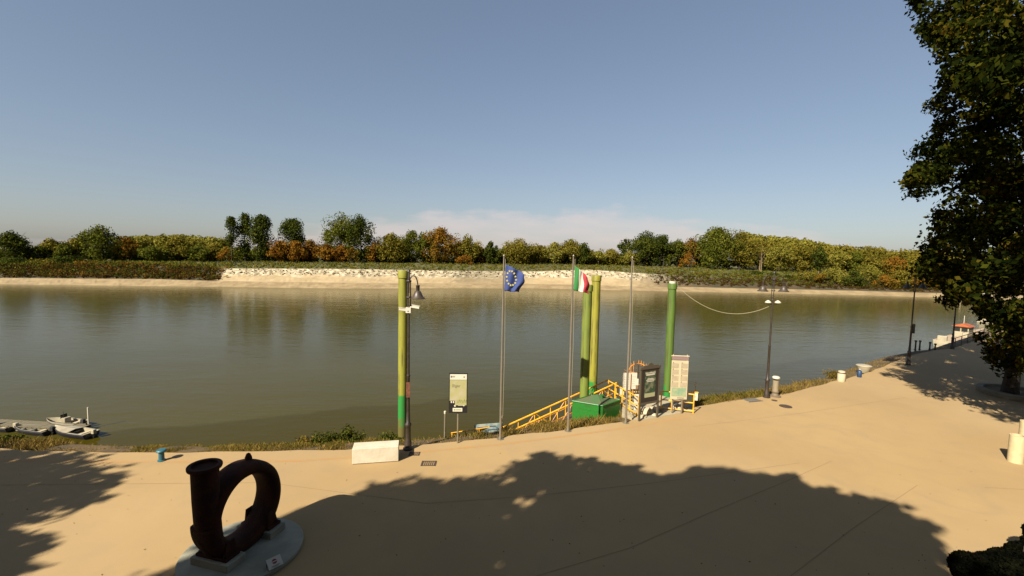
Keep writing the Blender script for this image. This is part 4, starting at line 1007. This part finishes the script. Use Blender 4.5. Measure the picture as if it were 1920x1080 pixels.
# ------------------------------------------------------------------ green steel box
A = DP(1073, 756, 23.25); B_ = DP(1130, 760, 22.55); C_ = DP(1163, 757, 23.6); zt = .45
A.z = B_.z = C_.z = 0; Dd = A + C_ - B_; ctr = (A + C_) / 2
root = thing('steel_box', (ctr.x, ctr.y, 0), 'green steel mooring box with a low pyramid lid at the quay edge', 'mooring box')
q = [(p - Vector((ctr.x, ctr.y, 0))) for p in (A, B_, C_, Dd)]
MB().prism(q, -1.4, zt).build('box', M_greenp, root, bevel=.02)
rim = MB()
for i in range(4): rim.tube([(*q[i].xy, zt), (*q[(i + 1) % 4].xy, zt)], .035, 6)
rim.build('rim', M_greenp, root)
vs_ = [(p.x * .95, p.y * .95, zt + .006) for p in q] + [(.05, .1, zt + .3)]
MB().add(vs_, [(0, 1, 4), (1, 2, 4), (2, 3, 4), (3, 0, 4), (3, 2, 1, 0)]).build('lid', M_greenroof, root)
MB().lathe([(.05, .0), (.05, .2), (.09, .22), (.09, .26)], (.25, -.15, zt + .1), 10).build('lid_bollard', M_greenp, root)
MB().tube([(*q[0].lerp(q[1], .4).xy, .12), (*q[0].lerp(q[1], .95).xy, .12)], .015, 5).build('weld_strip', M_greenp, root)

# ------------------------------------------------------------------ yellow gangway truss
S = DP(1156, 718, 25.4); Tn = DP(938, 818, 22.0); Tn = Tn + (Tn - S) * .35
root = thing('gangway', (S.x, S.y, 0), 'yellow lattice gangway sloping down to the left behind the green steel box', 'gangway')
d = Tn - S; hd = Vector((d.x, d.y, 0)).normalized(); nn = Vector((-hd.y, hd.x, 0))
if nn.y < 0: nn = -nn
n = 10; L0 = [Vector((0, 0, S.z)) + d * (i / n) for i in range(n + 1)]
for sd, off in ((0, 0.0), (1, .7)):
    o_ = nn * off; hgt = Vector((0, 0, -1.05))
    MB().tube([L0[0] + o_, L0[-1] + o_], .045, 6).build('top_rail', M_yellow, root)
    MB().tube([L0[0] + o_ + hgt, L0[-1] + o_ + hgt], .05, 6).build('bottom_chord', M_orange, root)
    MB().tube([L0[0] + o_ + hgt * .5, L0[-1] + o_ + hgt * .5], .02, 6).build('middle_rail', M_orange, root)
    for i in range(n + 1): MB().tube([L0[i] + o_, L0[i] + o_ + hgt], .028, 5).build('upright', M_yellow, root)
    for i in range(n):
        a_, b2 = (L0[i] + o_, L0[i + 1] + o_ + hgt) if i % 2 else (L0[i] + o_ + hgt, L0[i + 1] + o_)
        MB().tube([a_, b2], .024, 5).build('diagonal', M_orange if i % 2 else M_yellow, root)
dk = [L0[0] + Vector((0, 0, -1.0)), L0[-1] + Vector((0, 0, -1.0)), L0[-1] + nn * .7 + Vector((0, 0, -1.0)), L0[0] + nn * .7 + Vector((0, 0, -1.0))]
MB().add(dk + [v - Vector((0, 0, .04)) for v in dk], [(0, 1, 2, 3), (7, 6, 5, 4), (0, 4, 5, 1), (1, 5, 6, 2), (2, 6, 7, 3), (3, 7, 4, 0)]).build('deck', M_cover, root)

# landing slab with rails
pts = [P(1196, 789), P(1166, 775), DP(1168, 760, 25.8), DP(1238, 752, 26.0), DP(1300, 765, 24.6), P(1300, 770)]
tag(MB().prism([(p.x, p.y) for p in pts], -.5, .006).build('landing_slab', mat('landing_concrete', (.5, .45, .32), .9, (.4, .35, .24), 2, .2)), kind='structure')
def railing(name, A, B, label, h=1.0, posts=4, mt=M_yellow, rails=(1.0, .55, .12), group=None, r=.032):
    root = thing(name, A, label, 'railing', group=group); d = B - A
    for q in rails: MB().tube([(0, 0, h * q), (d.x, d.y, d.z + h * q)], r, 6).build('rail', mt, root)
    for i in range(posts):
        t = i / (posts - 1); MB().tube([(d.x * t, d.y * t, d.z * t - .1), (d.x * t, d.y * t, d.z * t + h)], r * 1.1, 6).build('post', mt, root)
    return root
railing('landing_rail', P(1239, 768), P(1304, 779) + Vector((0, .3, 0)), 'yellow railing right of the poster board, behind the timetable board')
railing('landing_rail', DP(1140, 746, 25.6) , P(1199, 786) + Vector((0, .3, 0)), 'yellow railing left of the poster board, beside the white notice sheets', posts=5)
railing('landing_rail', DP(1205, 752, 26.2), DP(1168, 752, 26.5), 'yellow railing below the arched spiked gate', posts=3)
# spiked fan gate
c = DP(1195, 743, 25.9); root = thing('spiked_gate', (c.x, c.y, c.z), 'orange arched gate with a fan of spikes behind the white notice sheets', 'gate', R(-8))
rg = .56; zc = 1.38
MB().tube([(rg * math.cos(a), 0, zc + rg * math.sin(a)) for a in np.linspace(0, math.pi, 17)], .028, 6).build('arch', M_orange, root)
for i in range(9):
    x = -rg + 2 * rg * i / 8; top_ = zc + math.sqrt(max(0, rg * rg - x * x)) + .22
    MB().tube([(x, 0, 0), (x, 0, top_ - .08), (x, 0, top_)], [.018, .018, .003], 5).build('bar', M_orange, root)
for z in (.15, 1.0, 1.4): MB().tube([(-rg, 0, z), (rg, 0, z)], .024, 6).build('crossbar', M_orange, root)
for s in (-1, 1):
    MB().tube([(s * rg, 0, -.2), (s * rg, 0, zc)], .04, 6).build('gate_post', M_orange, root)
    for i in range(7):
        z = .55 + i * .14; MB().tube([(s * rg, 0, z), (s * (rg + .26), -.02, z + .16), ], [.016, .004], 5).build('side_spike', M_orange, root)
# white notice sheets
for (x0, x1, y0, y1, dep, lb) in ((1166, 1182, 699, 731, 24.6, 'left one of two white notice sheets behind the bare flagpole'), (1183, 1194, 699, 729, 24.75, 'right one of two white notice sheets behind the bare flagpole'),
                                   (1162, 1172, 728, 740, 24.2, 'small white box below the left notice sheet'), (1189, 1198, 739, 772, 23.4, 'narrow white panel between bare flagpole and poster board'), (1190, 1197, 710, 722, 24.3, 'small white sheet overlapping the right notice sheet')):
    a = DP(x0, (y0 + y1) / 2, dep); b_ = DP(x1, (y0 + y1) / 2, dep); zt = DP(x0, y0, dep).z; zb = DP(x0, y1, dep).z
    root = thing('notice_sheet', ((a.x + b_.x) / 2, dep, zb), lb, 'notice', R(4))
    w = b_.x - a.x; h = zt - zb
    MB().box((0, 0, h / 2), (w, .04, h)).build('sheet', M_paper, root)
    if h > .5:
        m_ = MB()
        for k in range(5): m_.box((0, -.022, h * (.2 + .14 * k)), (w * .7, .004, .02))
        m_.build('print', mat('faint_ink', (.5, .47, .4), .8) if 'faint_ink' not in bpy.data.materials else bpy.data.materials['faint_ink'], root)
    if zb > .2: MB().tube([(0, .04, -zb - .2), (0, .04, h * .6)], .02, 6).build('post', M_greymetal, root)
# white rocks
def rock(c, r, label, mt=M_rock, sq=.7):
    bm = bmesh.new(); bmesh.ops.create_icosphere(bm, subdivisions=2, radius=r)
    for v in bm.verts: v.co *= random.uniform(.82, 1.12); v.co.z *= sq
    me = bpy.data.meshes.new('boulder'); bm.to_mesh(me); bm.free(); me.materials.append(mt)
    o = bpy.data.objects.new('boulder', me); COL.objects.link(o); o.location = c; o.rotation_euler = (0, 0, random.uniform(0, 6)); tag(o, label, 'boulder', 'white boulders under the poster board')
rock(P(1211, 772, .05) , .38, 'largest white boulder, seen under the left half of the poster board'); rock(P(1224, 768, .05), .26, 'white boulder under the middle of the poster board'); rock(P(1234, 766, .0), .24, 'white boulder under the right leg of the poster board')
rock(P(1206, 782, 0), .2, 'small white boulder beside the left leg of the poster board'); rock(P(1226, 778, 0), .16, 'small flat white boulder in front of the others')
rock(P(1271, 764, .05), .3, 'white boulder behind the posts of the timetable board'); rock(P(1284, 762, .0), .26, 'white boulder right of the timetable board posts')

# ------------------------------------------------------------------ bins and small quay things
c = P(1453, 743); root = thing('litter_bin', c, 'pale litter bin with a round cap on a stand beside the double lamp', 'litter bin')
MB().lathe([(.32, 0), (.32, .05), (.2, .08), (.16, .2), (.2, .26), (.2, .3)], n=20).build('stand', mat('bin_stand', (.2, .15, .1), .7), root, smooth=True)
MB().lathe([(.17, .3), (.16, .98), (.14, .98), (.14, .32)], n=20, cap=False).build('body', mat('bin_body', (.36, .3, .2), .6, (.28, .23, .16), 6), root, smooth=True)
MB().lathe([(.2, 1.08), (.21, 1.14), (.16, 1.2), (.0, 1.22)], n=20, cap=False).build('cap', M_camw, root, smooth=True)
for s in (0, 2.1, 4.2): MB().tube([(.15 * math.cos(s), .15 * math.sin(s), .95), (.17 * math.cos(s), .17 * math.sin(s), 1.1)], .012, 5).build('strut', M_iron, root)
c = P(1577, 715); root = thing('waste_bin', c, 'cream round waste bin with a dark rim on the quay edge', 'waste bin')
MB().lathe([(.22, 0), (.23, .05), (.23, .55), (.21, .58)], n=22).build('body', M_cream, root, smooth=True)
MB().lathe([(.235, .56), (.235, .62), (.2, .62), (.2, .57)], n=22, cap=False).build('rim', M_cover, root, smooth=True); MB().lathe([(.21, .62), (.2, .7), (.1, .73), (0, .73)], n=22, cap=False).build('lid', M_cream, root, smooth=True)
c = P(1611, 707); root = thing('canister', c, 'small blue canister below the white tub', 'canister')
MB().lathe([(.13, 0), (.14, .02), (.14, .4), (.1, .46), (.05, .48), (.05, .54)], n=16).build('body', M_blue, root, smooth=True); MB().lathe([(.06, .54), (.06, .58)], n=12).build('cap', M_camw, root)
c = DP(1619, 699, 33.0); root = thing('planter_tub', (c.x, c.y, c.z), 'white rounded tub wider at the top standing at the quay edge', 'tub')
MB().lathe([(.25, 0), (.3, .06), (.33, .2), (.42, .36), (.47, .52), (.44, .58), (.36, .6), (.2, .63), (0, .64)], n=26, cap=False).build('bowl', M_hullw, root, smooth=True)
MB().lathe([(.47, .5), (.49, .52), (.49, .56), (.45, .585)], n=26, cap=False).build('rim', M_hullw, root, smooth=True)
for px, py, zt, lb in ((1903, 866, 1.12, 'cream concrete pipe bollard, the nearer and fully visible one'), (1922, 836, 1.12, 'cream concrete pipe bollard cut by the right edge of the view')):
    root = thing('pipe_bollard', P(px, py), lb, 'bollard', group='cream pipe bollards')
    MB().lathe([(.235, 0), (.235, zt), (.19, zt), (.19, .5)], n=28, cap=False).build('pipe', M_binw, root, smooth=True)
    MB().lathe([(.19, .5), (.0, .5)], n=28, cap=False).build('fill', M_earth, root)
    MB().lathe([(.24, 0), (.24, .04)], n=28, cap=False).build('foot_ring', M_binw, root)
c = P(1921, 856); root = thing('crossed_sign', c, 'small bluish sign with a white cross between the pipe bollards', 'sign', face_rz(c))
MB().box((0, 0, .25), (.3, .04, .5)).build('plate', mat('violet_board', (.1, .08, .14), .6), root); MB().tube([(-.12, -.03, .1), (.12, -.03, .4)], .012, 4).tube([(.12, -.03, .1), (-.12, -.03, .4)], .012, 4).build('cross', M_paper, root)
# posts at the far quay corner
for px, py, h, lb in ((1716, 656, .9, 'left dark post of the pair at the quay corner'), (1724, 655, .85, 'right dark post of the pair at the quay corner'), (1743, 655, .7, 'short dark post between lamps at the quay corner'), (1753, 655, .55, 'lowest dark post beside the moored white boat')):
    root = thing('mooring_post', P(px, py), lb, 'post'); MB().lathe([(.07, -.1), (.06, h - .15), (.1, h - .14), (.1, h)], n=12).build('post', M_iron, root); MB().lathe([(.11, -.02), (.11, .03)], n=12).build('foot', M_iron, root)
railing('quay_railing', P(1790, 652), P(1862, 628), 'dark railing along the shaded quay beside the moored boats', h=.95, posts=8, mt=M_iron, rails=(1, .5), r=.03)

# ------------------------------------------------------------------ boats
def hull_pts(Lh, W, H, n=14):
    rows = []
    for i in range(n + 1):
        t = i / n                         # 0 stern .. 1 bow
        w = W / 2 * (1 - max(0, (t - .45) / .55) ** 2.2) * (.92 + .08 * min(1, t * 4)); sh = H * (1 + .35 * t * t); kb = -.12 * (1 - t ** 3)
        rows.append((t * Lh, max(w, .015), sh, kb))
    return rows
def boat(c, rz, Lh, W, H, label, hullm, inner, group, engine=True, cover=None, console=False, seats=2):
    root = thing('motorboat', c, label, 'boat', rz, group); rows = hull_pts(Lh, W, H)
    v = []; f = []; m = 7
    for x, w, sh, kb in rows:
        v += [(x, -w, sh), (x, -w * .92, sh * .35), (x, -w * .5, kb), (x, 0, kb - .04), (x, w * .5, kb), (x, w * .92, sh * .35), (x, w, sh)]
    for i in range(len(rows) - 1):
        for k in range(m - 1): f.append((i * m + k, i * m + k + 1, (i + 1) * m + k + 1, (i + 1) * m + k))
    f.append(tuple(range(m))); MB().add(v, f).build('hull', hullm, root, smooth=True)
    v = []; f = []
    for x, w, sh, kb in rows: v += [(x, -w, sh + .012), (x, -w * .8, sh + .012), (x, -w * .72, sh * .35), (x, w * .72, sh * .35), (x, w * .8, sh + .012), (x, w, sh + .012)]
    for i in range(len(rows) - 1):
        for k in range(5): f.append((i * 6 + k, i * 6 + k + 1, (i + 1) * 6 + k + 1, (i + 1) * 6 + k))
    f.append((1, 2, 3, 4)); MB().add(v, f).build('deck', inner, root)
    MB().tube([(x, -w - .01, sh - .05) for x, w, sh, kb in rows], .025, 6).build('rubbing_strake', M_rubber, root); MB().tube([(x, w + .01, sh - .05) for x, w, sh, kb in rows], .025, 6).build('rubbing_strake', M_rubber, root)
    for s in range(seats): MB().box((Lh * (.2 + .27 * s), 0, H * .75), (.28, W * .74, .06)).build('seat', M_grey if s else M_cream, root)
    if cover: MB().add([(x, yy, z + .03) for x, w, sh, kb in rows[6:] for yy, z in ((-w * .95, sh), (0, sh + .1), (w * .95, sh))], [(i * 3 + k, i * 3 + k + 1, (i + 1) * 3 + k + 1, (i + 1) * 3 + k) for i in range(len(rows) - 7) for k in range(2)]).build('bow_cover', cover, root)
    if console:
        MB().box((Lh * .42, 0, H + .1), (.35, .5, .5)).build('console', M_hullw, root, bevel=.03)
        MB().box((Lh * .49, 0, H + .45), (.03, .5, .3)).build('windscreen', M_glass, root)
        MB().tube([(Lh * .42, .2, H), (Lh * .42, .2, H + .9)], .015, 5).build('antenna', M_iron, root)
    if engine:
        e = MB().box((-.22, 0, H + .12), (.3, .26, .36)).build('outboard_motor', M_rubber if not cover else M_hullw, root, bevel=.05); MB().box((-.2, 0, -.1), (.14, .1, .6)).build('motor_leg', M_black, e)
    return root
zw = -7.0; GB = 'small boats moored at the left jetty'
JA, JB = P(-260, 778, -6.6), P(158, 801, -6.6); root = thing('jetty', (JB.x, JB.y, -6.6), 'narrow plank jetty on the water at the left edge', 'jetty'); d = JA - JB; Lj = d.length; root.rotation_euler = (0, 0, math.atan2(d.y, d.x))
npl = 110
pm = MB().box((0, 0, 0), (Lj / npl - .03, 1.25, .05)); first = None
for i in range(npl):
    if first is None: first = pm.build('plank', M_wood, root); o = first
    else: o = bpy.data.objects.new('plank', first.data); COL.objects.link(o); o.parent = root
    o.location = (Lj * (i + .5) / npl, random.uniform(-.015, .015), random.uniform(0, .01))
for s in (-.5, .5): MB().box((Lj / 2, s, -.12), (Lj, .1, .16)).build('beam', M_wood, root)
for i in range(6):
    MB().lathe([(.28, -.5), (.28, -.13)], (Lj * (i + .5) / 6, 0, 0), 12).build('float', M_rubber, root)
c = P(166, 795, -6.6); root = thing('mooring_stake', (c.x, c.y, -7.5), 'pale upright stake at the end of the left jetty', 'stake'); MB().tube([(0, 0, 0), (0, 0, 2.3)], .05, 8).build('stake', M_camw, root); MB().tube([(0, 0, .2), (.1, -.3, 1.1)], .05, 6).build('brace', M_iron, root)
def boat_at(bow_px, bow_py, st_px, st_py, W, H, label, hm, inn, **kw):
    a = P(st_px, st_py, zw); b2 = P(bow_px, bow_py, zw); d = b2 - a
    return boat(a, math.atan2(d.y, d.x), d.length, W, H, label, hm, inn, GB, **kw)
boat_at(88, 797, 152, 802, 1.35, .45, 'white open boat with bow to the left on the far side of the jetty', M_hullw, M_hullw, console=True)
boat_at(104, 812, 172, 821, 1.3, .42, 'dark hulled boat at the jetty end, white inside, with outboard motor', M_hulln, M_hullw, cover=M_hullw)
boat_at(28, 808, 95, 815, 1.2, .38, 'dark narrow boat with cream seats on the near side of the jetty', M_hulln, M_grey, seats=3)
boat_at(-40, 803, 26, 808, 1.2, .38, 'grey covered boat cut by the left edge of the view', M_hulln, M_grey, cover=M_grey)
# river boat on the right
c = P(1768, 652, zw); c2 = P(1846, 630, zw); d = c2 - c
root = thing('cabin_boat', c, 'white cabin boat with an orange roof moored beyond the shaded quay', 'boat', math.atan2(d.y, d.x))
Lb = d.length; rows = hull_pts(Lb, 3.2, 1.3)
v = []; f = []
for x, w, sh, kb in rows: v += [(x, -w, sh), (x, -w * .85, 0), (x, 0, -.5), (x, w * .85, 0), (x, w, sh)]
for i in range(len(rows) - 1):
    for k in range(4): f.append((i * 5 + k, i * 5 + k + 1, (i + 1) * 5 + k + 1, (i + 1) * 5 + k))
f.append((0, 1, 2, 3, 4)); MB().add(v, f).build('hull', M_hullw, root)
v = []; f = []
for x, w, sh, kb in rows: v += [(x, -w, sh - .1), (x, w, sh - .1)]
for i in range(len(rows) - 1): f.append((2 * i, 2 * i + 1, 2 * i + 3, 2 * i + 2))
MB().add(v, f).build('deck', mat('deck_pink', (.5, .38, .28), .8), root)
MB().box((Lb * .42, 0, 2.2), (3.2, 2.2, 2.0)).build('cabin', M_hullw, root, bevel=.05)
for s in (-1, 1):
    for k in range(3): MB().box((Lb * .42 - 1 + k, s * 1.11, 2.6), (.75, .03, .7)).build('window', M_glass, root)
for k in (-.52, .52): MB().box((Lb * .42 - 1.615, k, 2.6), (.03, .85, .7)).build('window', M_glass, root)
MB().add([(Lb * .42 - 2, -1.35, 3.2), (Lb * .42 + 2, -1.35, 3.2), (Lb * .42 + 2, 1.35, 3.2), (Lb * .42 - 2, 1.35, 3.2), (Lb * .42 - 1.2, 0, 3.7), (Lb * .42 + 1.2, 0, 3.7)], [(0, 1, 5, 4), (1, 2, 5), (2, 3, 4, 5), (3, 0, 4), (3, 2, 1, 0)]).build('roof', M_redroof, root)
MB().tube([(Lb * .42, 0, 3.7), (Lb * .42, 0, 5.2)], .05, 6).build('mast', M_camw, root)
MB().box((.5, .3, 1.6), (.8, 1.3, 1.0)).build('stern_locker', M_hullw, root, bevel=.1)
for z in (2.1, 2.7): MB().tube([(x, -w, z + .0) for x, w, sh, kb in rows[2:]], .035, 5).build('guard_rail', M_greymetal, root)
for x, w, sh, kb in rows[2::2]: MB().tube([(x, -w, sh - .1), (x, -w, 2.7)], .03, 5).build('stanchion', M_greymetal, root)
for k in range(3): MB().lathe([(.0, -.35), (.22, -.2), (.22, .2), (0, .35)], (1 + k * 2.2, -1.75, .8), 10, cap=False).build('fender', M_cream, root, smooth=True)
c = P(1862, 604, zw); root = thing('houseboat', c, 'white floating boathouse glimpsed through the big dark tree', 'boathouse', .5)
MB().box((0, 0, .3), (8, 4, .8)).build('float', M_hullw, root); MB().box((0, 0, 1.9), (7.5, 3.2, 2.4)).build('walls', M_hullw, root)
for k in range(4): MB().box((-2.7 + 1.8 * k, -1.61, 2.1), (1.0, .04, .9)).build('window', M_glass, root)
MB().box((0, 0, 3.2), (8.2, 3.9, .18)).build('roof', M_camw, root)
c = P(1826, 566, zw); root = thing('raft_shed', c, 'small white roofed shed on the far shore seen left of the big tree trunk', 'shed', .2)
MB().box((0, 0, 3.6), (8, 5, .3)).build('roof', M_camw, root)
for sx in (-3.7, 3.7):
    for sy in (-2.2, 2.2): MB().box((sx, sy, 1.7), (.2, .2, 3.5)).build('post', M_cream, root)
MB().box((0, 0, .2), (8, 5, .5)).build('float', M_wood, root)

# ------------------------------------------------------------------ near weeds and bushes
def near_bush(px, row_base, row_top, wpx, dep, label, cm, n=26, leafs=.05):
    g = DP(px, row_base, dep); tp = DP(px, row_top, dep); h = tp.z - g.z; w = wpx * dep / F
    root = thing('bush', g, label, 'bush'); st = MB(); cs = []
    for i in range(n):
        a = random.uniform(0, 6.28); l = math.sqrt(random.random()) * w / 2; hh = h * (1 - (l / (w / 2)) ** 2 * .6) * random.uniform(.6, 1.05)
        e = Vector((math.cos(a) * l, math.sin(a) * l * .6, hh)); m_ = e * .5 + Vector((random.uniform(-.08, .08), 0, .05))
        st.tube([(e.x * .25, e.y * .25, -.3), m_, e], [.012, .009, .003], 4)
        for k in range(42):
            t = random.uniform(.3, 1.02); q = e * t + Vector((random.gauss(0, .11), random.gauss(0, .11), random.gauss(0, .07))); cs.append(q)
    st.build('stems', M_bark, root)
    cs = np.array(cs); v, f = leaf_quads(cs, leafs * (.7 + .9 * rng.random(len(cs))), aspect=.5); npmesh('foliage', v, f, cm, root)
M_bushg = leafmat('leaves_bush', [(.03, .045, .008), (.07, .08, .015), (.13, .12, .025)], 2.0)
M_bushd = leafmat('leaves_dry_weeds', [(.11, .085, .02), (.2, .13, .03), (.1, .11, .02)], 2.0)
near_bush(650, 838, 795, 72, 20.6, 'largest green bush behind the white stone block', M_bushg, 46)
near_bush(608, 840, 808, 62, 20.3, 'middle sized green bush left of the largest one behind the stone block', M_bushg, 30)
near_bush(572, 842, 816, 40, 20.1, 'small sparse bush, leftmost near the stone block', M_bushd, 16)
near_bush(732, 834, 810, 56, 20.3, 'low mixed green bush at the foot of the nearest pile', M_bushg, 26)
near_bush(16, 836, 815, 80, 19.2, 'dark green bush on the bank edge at the left edge of the view', M_bushg, 26)
near_bush(1030, 806, 790, 60, 22.0, 'dry golden bush below the gangway', M_bushd, 22)
near_bush(1560, 708, 694, 40, 31.5, 'low olive weed clump left of the cream waste bin', M_bushd, 14)
def blades(name, mt, n, pxr, offr, hr, label, lean=.4, w=.012, dens=None):
    V = []; 
    xs = ex; 
    for i in range(n):
        px = random.uniform(*pxr); 
        row = np.interp(px, [p[0] for p in EDGE_PX], [p[1] for p in EDGE_PX]); e = P(px, row)
        j = int(np.argmin(np.abs(ex - e.x))); off = random.uniform(*offr) ** 1.0
        clump = .5 + .5 * math.sin(e.x * 2.3 + math.sin(e.x * .9) * 3)
        if random.random() > .35 + .65 * clump: continue
        x, y = e.x + nx[j] * off, e.y + ny[j] * off; z = bank_z(off) - .03; h = random.uniform(*hr) * (.6 + .5 * clump) * float(np.interp(px, [0, 300, 560, 700], [.45, .5, .7, 1]))
        a = random.uniform(0, 6.28); dx, dy = math.cos(a) * w, math.sin(a) * w; lx, ly = random.gauss(0, lean * h), random.gauss(0, lean * h)
        V.append([(x - dx, y - dy, z), (x + dx, y + dy, z), (x + lx * .5 + dx * .7, y + ly * .5 + dy * .7, z + h * .6), (x + lx, y + ly, z + h)])
    V = np.array(V).reshape(-1, 3); o = npmesh(name, V, np.arange(len(V)).reshape(-1, 4), mt); tag(o, label, kind='stuff')
M_dry = leafmat('dry_grass_blades', [(.12, .085, .025), (.24, .16, .05), (.36, .25, .09)], 1.5, .3)
M_gg = leafmat('green_grass_blades', [(.07, .08, .012), (.13, .12, .02), (.22, .17, .04)], 1.5, .3)
blades('dry_grass', M_dry, 15000, (0, 1700), (-.02, 2.2), (.08, .3), 'dry golden grass along the quay edge')
blades('green_grass', M_gg, 7000, (0, 1700), (.0, 2.4), (.08, .32), 'green weeds mixed in along the quay edge')
blades('dry_grass', M_dry, 9000, (-20, 760), (-.02, 1.9), (.1, .32), 'short dry grass along the left part of the quay edge', w=.01)
blades('green_grass', M_gg, 5000, (-20, 760), (-.02, 2.1), (.1, .36), 'short green weeds along the left part of the quay edge', w=.01)
blades('dry_grass', M_dry, 5000, (940, 1330), (.1, 2.6), (.12, .42), 'taller dry grass around the gangway and green box')
blades('dry_grass', M_dry, 4500, (1310, 1560), (.05, 1.8), (.12, .42), 'taller yellow grass between timetable board and double lamp')
blades('green_grass', M_gg, 3000, (1330, 1450), (.3, 2.0), (.15, .45), 'tall green grass left of the double lamp')
blades('dry_grass', M_dry, 2200, (-60, 60), (.2, 2.0), (.3, .8), 'tall reddish dry weeds at the left bank edge')

# clipped shrub at the lower right corner, shade painted into near-black leaves
c = P(1908, 1092); root = thing('dark_shrub', (c.x, c.y, 0), 'dense rounded shrub with painted-in shade in the lower right corner', 'shrub')
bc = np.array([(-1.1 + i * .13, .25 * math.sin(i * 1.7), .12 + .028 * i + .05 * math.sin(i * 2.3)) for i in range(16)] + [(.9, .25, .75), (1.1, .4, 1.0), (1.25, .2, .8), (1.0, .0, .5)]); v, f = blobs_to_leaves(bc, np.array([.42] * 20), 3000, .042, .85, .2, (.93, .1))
npmesh('foliage', v, f, leafmat('leaves_shrub_painted_shade', [(.002, .0025, .002), (.004, .0045, .003), (.007, .007, .004)], 2, .1), root)
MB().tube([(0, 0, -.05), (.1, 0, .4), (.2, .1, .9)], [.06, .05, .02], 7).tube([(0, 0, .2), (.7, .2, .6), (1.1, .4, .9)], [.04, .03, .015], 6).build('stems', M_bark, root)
